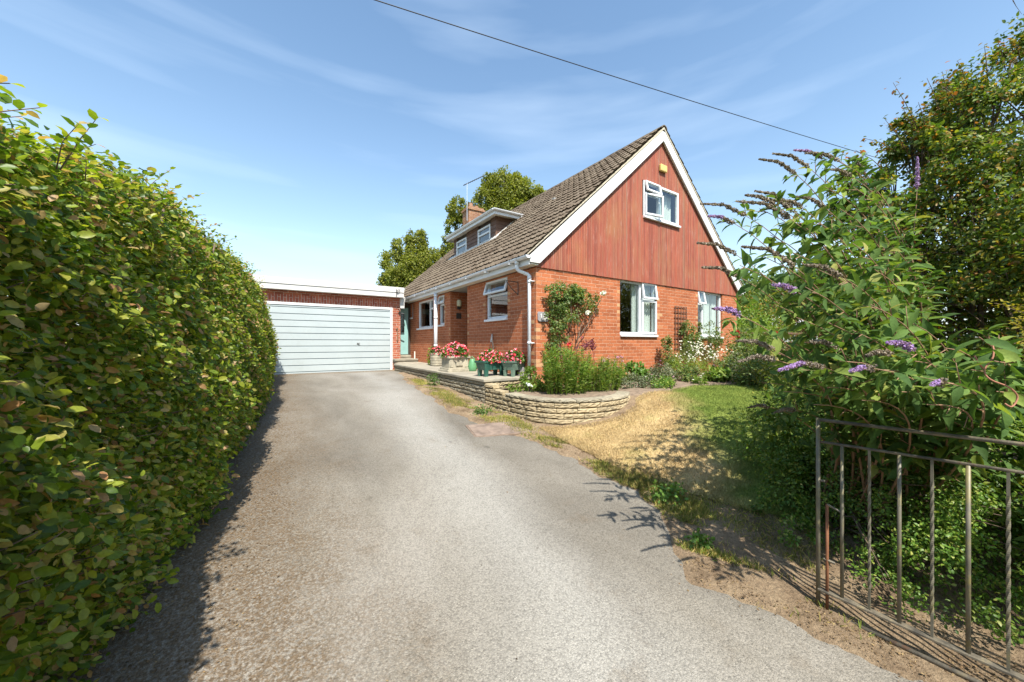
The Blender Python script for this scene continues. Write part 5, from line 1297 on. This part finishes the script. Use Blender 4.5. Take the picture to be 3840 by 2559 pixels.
# ================================================================= LEFT HEDGE
hd = empty('beech_hedge', (-.9, 5, -1.2), 'tall beech hedge with browning leaves running along the left of the drive', 'hedge')
BY = [-3, 1.5, 2.2, 2.6, 3.35, 5.3, 6.2, 10.5, 11.6]; BX = [-.72, -.66, -.60, -.54, -.42, -.22, -.17, -.06, -.02]
def HTf(y): return np.interp(y, [-3, 0, 1.6, 2.5, 3.7, 5.5, 7.5, 12], [.55, .58, .65, .88, 1.12, 1.22, 1.32, 1.34])
def XT(y): return np.interp(y, [-3, 0, 1.6, 2.5, 3.7, 5.5, 7, 9, 11.5], [-.8, -.76, -.71, -.75, -.71, -.56, -.49, -.35, -.28])
def hb_noise(y, z): return .035 * np.sin(y * 11 + 2 * np.sin(z * 6)) * np.sin(z * 13 + 1.5 * np.sin(y * 4)) + .02 * np.sin(y * 23 + z * 9) * np.sin(z * 27 - y * 5) + .045 * np.sin(y * 2.3 + 1.2 * np.sin(z * 3.1)) + .035 * np.sin(y * 5.1 + z * 4.3 + 1) + .03 * np.sin(z * 7 + y * 3)
def hface(y, z):
    zf = np.interp(y, GYa, GZa); hc = np.clip((z - zf) / (HTf(y) - zf), 0, 1.05); b = np.interp(y, BY, BX)
    return b + hb_noise(y, z) * .85 + np.interp(y, [0, 4, 9], [.07, .07, .04]) * np.sin(np.clip(hc / .8, 0, 1) * np.pi) + (XT(y) - b) * np.clip((hc - .25) / .75, 0, 1) ** 1.15 - .12 * np.clip((hc - .88) / .12, 0, 1) ** 2 - .05 * np.clip(.12 - hc, 0, 1) * 8
def hedge_layer(n, y0, y1, depth, size, seed):
    r = np.random.default_rng(seed)
    y = y0 + (y1 - y0) * r.random(n); zf = np.interp(y, GYa, GZa); top = HTf(y) + .05 * np.sin(y * 1.7) + .05 * np.sin(y * 4.1) + .045 * np.sin(y * 13) + .03 * np.sin(y * 31 + 1) + .05 * np.abs(r.normal(size=n)) 
    h = r.random(n) ** .92; z = zf + .03 + h * (top - zf)
    x = hface(y, z) - r.random(n) ** 1.3 * depth + .03 * r.normal(size=n)
    pos = np.stack([x, y, z], 1); tilt = np.clip((h - .6) * 2, 0, 1)
    nor = np.stack([.4 + 0 * x, -.35 + 0 * x, .75 + tilt], 1) + r.normal(size=(n, 3)) * .9
    ax = np.stack([.55 + 0 * x, .15 + 0 * x, -.45 + .6 * tilt], 1) + r.normal(size=(n, 3)) * .65
    return pos, ax, nor, size * (.5 + 1.0 * r.random(n) ** 1.3)
P = [hedge_layer(56000, -.6, 3.2, .24, .0365, 1), hedge_layer(40000, 3.2, 7, .24, .041, 2), hedge_layer(28000, 7, 11.4, .22, .044, 3)]
cat_ = lambda L, i: np.concatenate([l[i] for l in L])
leaves('foliage', M_beech, hd, cat_(P, 0), cat_(P, 1), cat_(P, 2), cat_(P, 3), 'beech', smooth=True)
P = [hedge_layer(18000, -1.2, 4, .5, .065, 4), hedge_layer(20000, 4, 11.4, .5, .07, 5)]
leaves('inner_foliage', M_beech, hd, cat_(P, 0) - np.array([.12, 0, 0]), cat_(P, 1), cat_(P, 2), cat_(P, 3), 'rhomb')
# top and far side
n = 17000; y = -2.5 + 14 * rng.random(n); x = XT(y) - .08 - .85 * rng.random(n); z = HTf(y) + .05 * np.sin(y * 1.7) + .05 * np.sin(x * 5) + .09 * rng.normal(size=n) - .10
leaves('top_foliage', M_beech, hd, np.stack([x, y, z], 1), rnd(n), rnd(n, .6) + np.array([0, 0, 1]), .05 * (.7 + .6 * rng.random(n)), 'ovate')
n = 17000; y = -2.5 + 14 * rng.random(n); zf = np.interp(y, GYa, GZa); z = zf + rng.random(n) * (HTf(y) - zf); x = np.interp(y, BY, BX) - 1.15 + .1 * rng.normal(size=n)
leaves('back_foliage', M_beech, hd, np.stack([x, y, z], 1), rnd(n), rnd(n, .6) + np.array([-1, 0, .3]), .09, 'ovate')
n = 3600; z = -.85 + 2.1 * rng.random(n); x = -.05 - .2 * (z + .85) / 2 - .9 * rng.random(n); y = 11.4 + .06 * rng.normal(size=n)
leaves('end_foliage', M_beech, hd, np.stack([x, y, z], 1), rnd(n), rnd(n, .6) + np.array([0, 1, .3]), .06, 'ovate')
# twigs
mb = MB(); tl = []
for k in range(620):
    y = random.uniform(-.4, 11.2) if k > 260 else random.uniform(.6, 4.5); zf = zgf(-.5, y); z = random.uniform(zf, float(HTf(y))); x = float(hface(y, z))
    a = Vector((x - random.uniform(.12, .4), y + random.uniform(-.08, .08), z - random.uniform(.02, .22))); b = Vector((x + random.uniform(-.05, .03), y + random.uniform(-.1, .1), z)); mb.tube([a, a.lerp(b, .5) + Vector((0, random.uniform(-.02, .02), .015)), b], [.005, .0035, .0018], 4)
for k in range(34):
    y = -1.0 + k * .37; zf = zgf(-.8, y); x = float(np.interp(y, BY, BX)) - .5 + random.uniform(-.1, .1); mb.tube([(x, y, zf - .05), (x + random.uniform(-.1, .1), y + random.uniform(-.1, .1), zf + .7), (x + random.uniform(-.2, .2), y + random.uniform(-.2, .2), float(HTf(y)) - .1)], [.03, .02, .008], 6)
mb.build('twigs', M_twig, hd, smooth=True)
# long shoots standing above the clipped top
mb = MB(); P = []; A = []; Nn = []; Sz = []
shoots = []
for k in range(190):
    y = 1.25 + 9.7 * (k / 190) ** 1.05 + random.uniform(-.1, .1); x = float(XT(y)) - random.uniform(-.02, .3); L_ = random.uniform(.0, .13) * (1.8 if random.random() < .15 and y > 2 else 1)
    a = Vector((x, y, float(HTf(y)) - .08 + .05 * math.sin(y * 1.7))); b = a + Vector((random.uniform(-.02, .20), random.uniform(-.08, .16), (.04 if y < 2 else .09) + L_ * .8)); shoots.append((a, b))
for a, b in shoots:
    m_ = a.lerp(b, .5) + Vector((random.uniform(-.02, .02), random.uniform(-.02, .02), .02)); mb.tube([a, m_, b], [.0028, .002, .0012], 4)
    nl = 4 + int((b - a).length * 26)
    for i in range(nl):
        t_ = .15 + .85 * i / (nl - 1); p = a.lerp(m_, t_ * 2) if t_ < .5 else m_.lerp(b, t_ * 2 - 1); sgn = 1 if i % 2 else -1
        dd = (b - a).normalized(); sd = dd.cross(Vector((random.uniform(-.4, .4), random.uniform(-.4, .4), 1))).normalized() * sgn
        P.append(tuple(p)); A.append(tuple(sd + dd * .6)); Nn.append((random.uniform(-.4, .4), random.uniform(-.4, .4), 1)); Sz.append(random.uniform(.030, .058))
mb.build('shoots', M_twig, hd, smooth=True)
leaves('shoot_leaves', M_beech, hd, np.array(P), np.array(A), np.array(Nn), np.array(Sz), 'ovate')

# ================================================================= RIGHT OVERGROWN HEDGE
rh = empty('overgrown_hedge', (6.0, .2, -1.3), 'tall dark overgrown hedge with orange tinged tips on the right', 'hedge')
RL = [Lb(1975, 440, 5.6, .40), Lb(1990, 520, 5.6, .50), Lb(2060, 390, 5.5, .40), Lb(2120, 320, 5.3, .42), Lb(2200, 250, 5.2, .45), Lb(2290, 190, 5.0, .45), Lb(2200, 480, 5.3, 1.0), Lb(2340, 400, 5.2, 1.1), Lb(2120, 680, 5.4, .9), Lb(2290, 660, 5.0, 1.1), Lb(2045, 470, 5.4, .62), Lb(2140, 400, 5.2, .72), Lb(2235, 330, 5.0, .85), Lb(2350, 262, 4.9, .95), Lb(2470, 190, 4.9, 1.1), Lb(2010, 440, 5.6, .4), Lb(2095, 340, 5.4, .38), Lb(2180, 262, 5.2, .42),
      Lb(2020, 600, 5.4, .65), Lb(2120, 590, 5.1, .85), Lb(2260, 560, 4.7, 1.0), Lb(2400, 480, 4.5, 1.15), Lb(2540, 400, 4.4, 1.2),
      Lb(2060, 740, 5.3, .75), Lb(2190, 760, 4.8, .95), Lb(2340, 740, 4.3, 1.05), Lb(2480, 680, 4.0, 1.15),
      Lb(2090, 900, 4.9, .8), Lb(2230, 930, 4.5, .95), Lb(2380, 940, 4.0, 1.0), Lb(2240, 1090, 4.0, .8), Lb(2400, 1100, 3.5, .9)]
leaf_cloud('foliage', M_hazel, rh, RL, 92000, .056, 'ovate', clump=.21, shell=.70, per=110, up=.5, floor=-1.45)
OFF = [(4.3, -1.5, .3, 1.0, .9, 1.3), (5.3, -1.2, .4, 1.1, 1, 1.5), (6.3, -.9, .6, 1.1, 1, 1.6), (4.6, -2.2, .2, 1.0, 1, 1.3), (5.0, -1.4, -.9, 1.2, .9, .8), (3.95, -1.7, -.8, .6, .5, .8), (3.55, -.85, -.55, .42, .4, .5), (4.0, -.7, .05, .55, .45, .6), (4.7, -.6, .3, .6, .5, .8), (3.4, -.6, -1.0, .35, .3, .35), (3.12, -.42, -.65, .22, .2, .35), (3.3, -.75, -.1, .35, .3, .4), (3.6, -.4, -.5, .3, .25, .4)]  # unseen lobes, added out of view to shade the ground behind the gate
leaf_cloud('unseen_shade_foliage', M_hazel, rh, OFF, 26000, .085, 'rhomb', clump=.3, shell=.75, per=50, floor=-1.6)
bs = (6.2, .3, -1.3); mb = MB()
for l in RL + OFF[:3]:
    base = Vector((l[0] * .75 + bs[0] * .25 + random.uniform(-.2, .2), l[1] * .8 + random.uniform(-.2, .2), -1.35)); e = Vector(l[:3]); m_ = base.lerp(e, .5) + Vector((random.uniform(-.15, .15), random.uniform(-.15, .15), .1))
    mb.tube([base, m_, e], [.035, .022, .008], 6)
    for _ in range(7):
        e2 = e + Vector((random.gauss(0, 1), random.gauss(0, 1), random.gauss(.3, .8))).normalized() * l[3] * .95; mb.tube([m_.lerp(e, random.uniform(.4, 1)), e.lerp(e2, .5) + Vector((0, 0, .05)), e2], [.009, .006, .002], 4)
mb.build('limbs', M_bark, rh, smooth=True)
# sprays reaching out of the top left of the hedge
P = []; A = []; Nn = []; Sz = []; mb = MB()
for (x0, y0, x1, y1, d) in [(2110, 300, 2052, 190, 4.6), (2110, 330, 2075, 250, 4.7), (2060, 350, 1985, 318, 4.8), (2040, 400, 1965, 345, 4.8), (2160, 260, 2130, 180, 4.6), (2180, 240, 2165, 165, 4.6), (2230, 220, 2200, 140, 4.5), (2270, 190, 2262, 105, 4.5), (2310, 160, 2292, 92, 4.4), (2345, 140, 2330, 80, 4.4), (2090, 360, 2030, 270, 4.7), (2130, 310, 2110, 235, 4.6), (2010, 430, 1935, 352, 4.5), (2200, 235, 2150, 190, 4.5)]:
    a, b = onD(x0, y0, d + .3), onD(x1, y1, d); mb.tube([a, a.lerp(b, .5) + Vector((0, 0, .04)), b], [.006, .004, .002], 5)
    nl = 34
    for i in range(nl):
        t_ = .05 + .95 * i / (nl - 1); p = a.lerp(b, t_) + Vector((random.gauss(0, .035), random.gauss(0, .035), random.gauss(0, .03)))
        P.append(tuple(p)); A.append((random.gauss(0, 1), random.gauss(0, 1), -.3)); Nn.append((random.gauss(0, .5), random.gauss(-.3, .5), 1)); Sz.append(random.uniform(.04, .07))
mb.build('spray_stems', M_twig, rh, smooth=True)
leaves('spray_leaves', foliage('tip_leaves', [(0, (.08, .12, .02)), (.5, (.16, .17, .03)), (.75, (.34, .19, .05)), (1, (.42, .13, .05))], .35), rh, np.array(P), np.array(A), np.array(Nn), np.array(Sz), 'ovate')
for (bx, by, bz_, lab) in [(11.0, -1.6, -1.0, 'broad garden tree standing right of the lawn, seen mirrored in the panes'), (15.5, -.8, -1.0, 'second broad garden tree farther right, seen mirrored in the panes'), (2.5, -9, -2.2, 'roadside tree standing behind the viewpoint')]:
    tree(lab, (bx, by, bz_), [(bx, by, bz_ + 3.2, 2.0), (bx + 1, by + .3, bz_ + 2.2, 1.8), (bx - 1, by, bz_ + 2.2, 1.7), (bx, by - .3, bz_ + 4.3, 1.3), (bx, by, bz_ + 1.2, 1.9)], 9000, .16, M_tree, .2, 'garden trees', clump=.32, per=50)
# golden shrub at the right edge
go = plant('golden_shrub', tuple(onD(2420, 760, 2.6)[:2]) + (-1.4,), 'golden yellow leaved shrub poking in at the right edge of the picture', 'shrub')
P = []; A = []; Nn = []; mb = MB()
for (x0, y0, x1, y1) in [(2430, 720, 2284, 697), (2430, 745, 2312, 706), (2430, 735, 2336, 735), (2430, 790, 2320, 740), (2430, 800, 2345, 775), (2440, 700, 2350, 690), (2430, 830, 2350, 800), (2430, 760, 2330, 790)]:
    a, b = onD(x0, y0, 2.6), onD(x1, y1, 2.5); mb.tube([a, b], [.004, .002], 4)
    for i in range(90):
        p = a.lerp(b, i / 89) + Vector((random.gauss(0, .008), random.gauss(0, .008), random.gauss(0, .012))); P.append(tuple(p)); A.append((random.gauss(0, 1), random.gauss(0, 1), .5)); Nn.append((random.gauss(0, .5), random.gauss(0, .5), 1))
mb.tube([(go.location.x, go.location.y, -1.45), onD(2430, 760, 2.6)], [.02, .01], 6)
mb.build('stems', M_twig, go); leaves('leaf_mass', M_gold, go, np.array(P), np.array(A), np.array(Nn), .022, 'ovate')
# dark shrubs behind the gate
sb_ = plant('box_shrub', (3.75, 1.0, -1.4), 'dense small leaved shrub growing directly behind the iron gate', 'shrub')
BL = [Lb(1960, 1040, 2.9, .34), Lb(2050, 1050, 2.7, .36), Lb(2130, 1100, 2.45, .34), Lb(1925, 1130, 2.9, .34), Lb(2030, 1170, 2.6, .38), Lb(2130, 1220, 2.3, .34), Lb(1960, 1220, 2.7, .3), Lb(2060, 1290, 2.4, .32), Lb(1900, 1060, 3.2, .3), Lb(2090, 960, 2.8, .3), Lb(1990, 960, 3.2, .32), Lb(1980, 1320, 2.35, .2), Lb(2090, 1370, 2.1, .25), Lb(2200, 1330, 2.0, .28), Lb(2210, 1180, 2.25, .34), Lb(2310, 1250, 1.95, .28), Lb(2290, 1100, 2.25, .35), Lb(2200, 1040, 2.5, .3)]
leaf_cloud('leaf_mass', M_box, sb_, BL, 44000, .021, 'ovate', clump=.26, shell=.7, per=80, up=.5, floor=-1.48)
mb = MB()
for l in BL:
    for _ in range(5): e = Vector(l[:3]) + Vector((random.gauss(0, .12), random.gauss(0, .12), random.gauss(0, .12))); mb.tube([(3.75 + random.uniform(-.2, .2), 1.0 + random.uniform(-.2, .2), -1.45), Vector((3.75, 1.0, -1.1)).lerp(e, .5), e], [.010, .006, .002], 5)
mb.build('stems', M_bark, sb_, smooth=True)
s3 = plant('undergrowth_shrub', (3.7, 1.7, -1.3), 'low shaded undergrowth below the buddleia at the lawn edge', 'shrub')
leaf_cloud('leaf_mass', M_box, s3, [Lb(1810, 1080, 3.1, .22, .22, .16), Lb(1820, 1010, 3.4, .42), Lb(1860, 1120, 3.0, .34), Lb(1805, 1175, 2.9, .2, .2, .16), Lb(1850, 930, 4.2, .4), Lb(1830, 1230, 2.65, .16, .16, .10)], 16000, .026, 'ovate', clump=.3, shell=.55, per=60, floor=-1.42)
s2 = plant('laurel_shrub', (4.0, -.1, -1.45), 'dark shaded shrub with long leaves at the right behind the gate', 'shrub')
leaf_cloud('leaf_mass', M_budd, s2, [(3.9, .05, -.95, .4, .35, .35), (4.2, -.1, -.5, .45, .4, .4), (3.6, -.25, -1.05, .3, .3, .3), (4.4, .5, -.7, .5, .4, .5)], 1500, .13, 'lance', clump=.5, shell=.4, per=12, floor=-1.5)
stems('stem', s2, [((4.0, -.1, -1.5), (3.9 + .12 * k, .05 - .05 * k, -.8 + .1 * k)) for k in range(5)], .012, .005, M_bark)

# ================================================================= BUDDLEIA
bu = plant('buddleia', (3.9, .9, -1.42), 'large sprawling buddleia with purple and spent brown flower spikes', 'shrub')
ROOT = Vector((3.9, .85, -1.42))
# (tip x, tip y, depth, kind) b = spent, p = purple, h = half, n = leafy tip ; 5th: flower length
TIPS = [(1744, 350, 2.5, 'b', .26), (1776, 338, 2.6, 'b', .26), (1824, 334, 2.7, 'h', .2), (1850, 340, 2.7, 'b', .22), (1876, 348, 2.8, 'h', .12), (1735, 423, 2.4, 'b', .26), (1692, 441, 2.1, 'b', .30), (1712, 437, 2.1, 'b', .16),
        (1752, 442, 2.15, 'b', .2), (1795, 450, 2.3, 'b', .15), (1610, 452, 2.4, 'b', .26), (1628, 487, 2.35, 'h', .15), (1705, 545, 1.95, 'b', .28), (1602, 543, 2.15, 'b', .22), (1612, 600, 2.1, 'b', .20), (1640, 699, 1.85, 'p', .13), (1690, 768, 1.9, 'b', .2),
        (1696, 815, 1.85, 'b', .2), (1775, 645, 1.9, 'p', .13), (1850, 592, 1.8, 'b', .2), (1790, 830, 1.6, 'h', .22), (2040, 775, 1.55, 'p', .13), (1860, 770, 1.7, 'b', .17), (1955, 843, 1.5, 'h', .1), (2108, 350, 3.3, 'p', .25), (1950, 355, 2.9, 'b', .15), (1830, 440, 2.4, 'b', .2),
        (1990, 805, 1.6, 'b', .14), (2140, 878, 1.35, 'h', .06), (1755, 590, 2.0, 'n', 0), (1700, 610, 2.0, 'n', 0), (1900, 380, 2.6, 'b', .16), (1960, 430, 2.5, 'n', 0), (2010, 520, 2.3, 'n', 0), (1930, 480, 2.2, 'n', 0), (1860, 500, 2.1, 'n', 0), (1745, 480, 2.2, 'n', 0), (1780, 700, 2.1, 'n', 0), (2060, 640, 2.2, 'n', 0),
        (1850, 660, 1.7, 'n', 0), (1940, 640, 1.75, 'n', 0), (2000, 700, 1.7, 'n', 0), (2090, 740, 1.8, 'n', 0), (1900, 740, 1.7, 'n', 0), (1830, 730, 1.9, 'n', 0), (1960, 560, 2.0, 'n', 0), (2040, 560, 2.3, 'n', 0), (2250, 775, 1.45, 'n', 0), (2285, 830, 1.4, 'n', 0), (2230, 850, 1.5, 'n', 0), (2170, 800, 1.6, 'n', 0),
        (2130, 930, 1.5, 'n', 0), (2060, 900, 1.6, 'n', 0), (1980, 920, 1.7, 'n', 0), (1900, 890, 1.8, 'n', 0), (1840, 850, 1.9, 'n', 0), (1800, 900, 2.1, 'n', 0), (1750, 880, 2.4, 'n', 0), (1780, 940, 2.3, 'b', .12), (1720, 930, 2.6, 'b', .12), (1720, 790, 2.5, 'n', 0), (1800, 780, 2.2, 'n', 0), (2120, 650, 2.5, 'n', 0), (1895, 430, 2.5, 'n', 0), (1770, 540, 2.2, 'n', 0),
        (1930, 830, 1.65, 'n', 0), (2030, 850, 1.6, 'n', 0), (1870, 930, 1.9, 'n', 0), (1960, 760, 1.7, 'n', 0), (2290, 900, 1.5, 'n', 0), (1820, 580, 2.1, 'n', 0), (1880, 620, 2.0, 'n', 0), (2010, 620, 2.0, 'n', 0), (2100, 830, 1.6, 'n', 0)]
stm = MB(); LP = []; LA = []; LN = []; LS = []; spikes = []
for i, (x, y, d, kd, fl) in enumerate(TIPS):
    tip = onD(x, y, d); rt = ROOT + Vector((random.uniform(-.25, .25), random.uniform(-.25, .25), 0))
    dv = tip - rt; hz = Vector((dv.x, dv.y, 0)); hz.normalize(); left = onD(x - 60, y, d) - tip; left.normalize()
    T = (hz * .6 + left * 1.0 + Vector((0, 0, .42 if tip.z > 0 else .05))).normalized(); T = T if not (x > 2080 and y < 400) else Vector((-.1, 0, 1)); mid = tip - T * dv.length * .45; mid.z = max(mid.z, rt.z + .35); fl *= 1.55
    def bz(t_): return rt * (1 - t_) ** 2 + mid * 2 * t_ * (1 - t_) + tip * t_ ** 2
    L_ = dv.length * 1.08; t_end = 1 - fl / L_; N = 14; pts = [bz(t_end * k / N) for k in range(N + 1)]
    stm.tube(pts, [.0085 * (1 - .78 * k / N) for k in range(N + 1)], 7)
    s = .30 * L_; flip = i % 2; k = 0
    while s < L_ * t_end - .01:
        t_ = s / L_; p = bz(t_); tg = (bz(min(1, t_ + .02)) - bz(t_ - .02)).normalized()
        s1 = tg.cross(Vector((0, 0, 1))).normalized(); s2_ = s1.cross(tg).normalized()
        base = s1 if (k + flip) % 2 else s2_
        for sg in (-1, 1):
            if random.random() < .24: continue
            sz = random.uniform(.08, .15) * (1.0 if t_ < .85 else .75)
            ax = base * sg + tg * .45 + Vector((random.gauss(0, .35), random.gauss(0, .35), random.gauss(-.3, .35))); LP.append(tuple(p)); LA.append(tuple(ax)); LN.append((random.gauss(0, .65), random.gauss(0, .65), 1)); LS.append(sz)
        # little side shoot from the axil
        if random.random() < .36:
            sd = (base * random.choice((-1, 1)) + tg * .8 + Vector((0, 0, .2))).normalized(); q1 = p + sd * random.uniform(.05, .12); stm.tube([p, q1], [.003, .0015], 4)
            for u_ in range(random.choice((4, 6))):
                an = random.uniform(0, 6.28); LP.append(tuple(p.lerp(q1, .4 + .6 * random.random()))); LA.append(tuple(sd + Vector((math.cos(an), math.sin(an), random.uniform(-.5, .3))))); LN.append((random.gauss(0, .4), random.gauss(0, .4), 1)); LS.append(random.uniform(.045, .085))
        s += random.uniform(.065, .10); k += 1
    if kd != 'n': spikes.append((bz(t_end), bz(1 - .5 * fl / L_), bz(1.0), fl, kd))
stm.build('stems', M_buddst, bu, smooth=True)
LP, LA, LN, LS = np.array(LP), np.array(LA), np.array(LN), np.array(LS)
k = ~((LP[:, 2] < -.28) & (LP[:, 1] < .95) & (LP[:, 0] < 2.66 + .086 * (.785 - LP[:, 1]) + .14)); LP, LA, LN, LS = LP[k], LA[k], LN[k], LS[k]
leaves('foliage', M_budd, bu, LP, LA, LN, LS, 'lance')
# low leafy skirt
leaf_cloud('inner_foliage', M_budd, bu, [(4.0, 1.1, -.85, .4, .35, .35), (4.3, 1.3, -.5, .45, .45, .45), (4.3, 1.0, .0, .45, .45, .45), (4.6, 1.4, .4, .45, .45, .45)], 900, .11, 'lance', clump=.5, shell=.4, per=12, floor=-1.3)
stk = MB()
for a, m_, b, fl, kd in spikes:
    b = b - Vector((0, 0, fl * .12)); stk.tube([a, m_, b], [.0018, .0014, .0008], 5); nb = int(120 + fl * 1900); P = []; A = []; isp = []
    for k in range(nb):
        t_ = random.random() ** .85; c = a.lerp(m_, t_ * 2) if t_ < .5 else m_.lerp(b, t_ * 2 - 1); t_q = round(t_ * fl / .016) * .016 / fl; t_ = t_ * .35 + t_q * .65
        c = a.lerp(m_, t_ * 2) if t_ < .5 else m_.lerp(b, min(1.02, t_ * 2 - 1)); r = (.0165 if kd != 'p' else .020) * (.75 + .35 * math.sin(t_ * 40 + fl * 90)) * (1.1 - t_ * .85)
        dv = Vector((random.gauss(0, 1), random.gauss(0, 1), random.gauss(0, 1))).normalized(); P.append(tuple(c + dv * r * random.uniform(.5, 1.05))); A.append(tuple(dv)); isp.append(kd == 'p' or (kd == 'h' and t_ > .45))
    P, A, isp = np.array(P), np.array(A), np.array(isp)
    for sel, mt in ((isp, M_purpf), (~isp, M_brownf)):
        if sel.sum() > 3:
            k = int(sel.sum()); leaves('flower_spike', mt, bu, P[sel], A[sel] + rnd(k, .5), rnd(k), (.0078 if mt == M_brownf else .0085) * (.7 + .6 * rng.random(k)), 'bit')

stk.build('flower_stalks', M_brownf, bu)
# ================================================================= GATE
def gx(Y): return 2.66 + .086 * (.785 - Y)
gt_ = empty('iron_gate', (2.72, .0, -1.56), 'open wrought iron garden gate with plain and twisted bars, flaking paint', 'gate')
Y1, Y0 = .775, -.95
def gp(Y, z): return Vector((gx(Y), Y, z))
MB().tube([gp(Y1, -.447), gp(Y0, -.43)], .0095, 10).build('top_rail', M_gate, gt_, smooth=True)
MB().tube([gp(Y1, -.575), gp(Y0, -.545)], .0075, 10).build('second_rail', M_gate, gt_, smooth=True)
mb = MB(); a, b = gp(Y1, -1.44), gp(Y0, -1.50); dv = (b - a); sd = Vector((dv.y, -dv.x, 0)).normalized() * .019; up = Vector((0, 0, .012))
mb.prism([a - sd, b - sd, b + sd, a + sd], up); mb.build('bottom_bar', M_gate, gt_, bevel=.002)
MB().tube([gp(Y1, -1.548), gp(Y0, -1.60)], .0135, 10).build('lower_rail', M_gate, gt_, smooth=True)
MB().tube([gp(Y1, -.437), gp(Y1, -1.56)], .0105, 10).build('stile', M_gatebar, gt_, smooth=True)
MB().tube([gp(Y0, -.42), gp(Y0, -1.62)], .016, 10).build('stile', M_gate, gt_, smooth=True)
def twist(Y, z0, z1):
    n = 90; h = .0050; vs = []
    for i in range(n + 1):
        t_ = i / n; z = z0 + (z1 - z0) * t_; a = max(0, min(1, (t_ - .12) / .76)) * math.pi * 6.5
        for k in range(4):
            an = a + math.pi / 4 + k * math.pi / 2; vs.append((gx(Y) + h * 1.414 * math.cos(an), Y + h * 1.414 * math.sin(an), z))
    fs = [(i * 4 + k, i * 4 + (k + 1) % 4, (i + 1) * 4 + (k + 1) % 4, (i + 1) * 4 + k) for i in range(n) for k in range(4)] + [(3, 2, 1, 0), (n * 4, n * 4 + 1, n * 4 + 2, n * 4 + 3)]
    return MB().add(vs, fs)
yb = .671; k = 0
while yb > Y0 + .06:
    zt, zb2 = -.575 + .03 * (Y1 - yb) / (Y1 - Y0) * 1 - .005, -1.43 - .06 * (Y1 - yb) / (Y1 - Y0)
    if k % 2 == 0: MB().tube([gp(yb, zb2), gp(yb, zt)], .0085, 10).build('bar', M_gatebar, gt_, smooth=True)
    else: twist(yb, zb2, zt).build('twisted_bar', M_gatebar, gt_)
    yb -= .1098; k += 1
# drop bolt behind the stile
MB().tube([gp(.735, -.93), gp(.735, -1.56)], .008, 8).build('drop_bolt', simple('rusty_bolt', (.20, .08, .035), .8, .3, 14), gt_, smooth=True)
mb = MB(); mb.tube([gp(Y1, -.80), gp(.745, -.80)], .007, 6); mb.tube([gp(.75, -1.25), gp(.70, -1.255)], .008, 6); mb.tube([gp(.735, -.93), gp(.67, -.955)], .006, 6); mb.build('latch', M_gate, gt_)
MB().box(2.83, 2.91, -1.06, -.98, -1.75, -.25).build('gate_post', M_gate, gt_, bevel=.005)
# dry reddish vine dangling at the right edge
vn = MB(); vpts = [onD(2258, 768, 1.5), onD(2278, 785, 1.48), onD(2282, 820, 1.46), onD(2262, 850, 1.46), onD(2275, 872, 1.44), onD(2318, 890, 1.42), onD(2338, 912, 1.42), onD(2325, 935, 1.42), onD(2305, 925, 1.43)]
fine = []
for i in range(len(vpts) - 1):
    for q_ in range(4):
        p0, p1, p2, p3 = vpts[max(0, i - 1)], vpts[i], vpts[i + 1], vpts[min(len(vpts) - 1, i + 2)]; t_ = q_ / 4
        fine.append(.5 * ((2 * p1) + (p2 - p0) * t_ + (2 * p0 - 5 * p1 + 4 * p2 - p3) * t_ ** 2 + (3 * p1 - p0 - 3 * p2 + p3) * t_ ** 3))
vn.tube(fine, .0030, 7); vn.tube([onD(2262, 850, 1.46), onD(2248, 835, 1.47), onD(2240, 818, 1.47)], .003, 6)
tag(vn.build('dry_tendril', simple('red_brown_vine', (.34, .14, .08), .7), smooth=True), 'curling red brown dead tendril hanging from the buddleia at the right edge', 'vine')

# ================================================================= OVERHEAD CABLE
c0, c1 = onD(700, -52, 6.0), onD(2100, 388, 15.0); pts = []
for k in range(41):
    t_ = k / 40; p = c0.lerp(c1, t_); 
    # keep the measured sag of the cable
    p.z -= .06 * 4 * t_ * (1 - t_); pts.append(p)
c2 = c1 + (c1 - c0) * .5; pts.append(c2)
cmb_ = MB(); cmb_.tube(pts, .010, 6)
tag(cmb_.build('overhead_cable', simple('black_cable', (.015, .015, .02), .6), smooth=True), 'single black overhead cable crossing the blue sky', 'cable')
# a twig tip hanging in at the top right corner
tw = MB(); tw.tube([onD(2322, -30, 3.0), onD(2328, 2, 3.0), onD(2335, 15, 3.0), onD(2348, 33, 3.0)], [.004, .003, .0015, .0008], 5); 
tag(tw.build('hanging_twig', M_twig), 'thin bare twig tip hanging into the top right corner of the sky', 'twig')
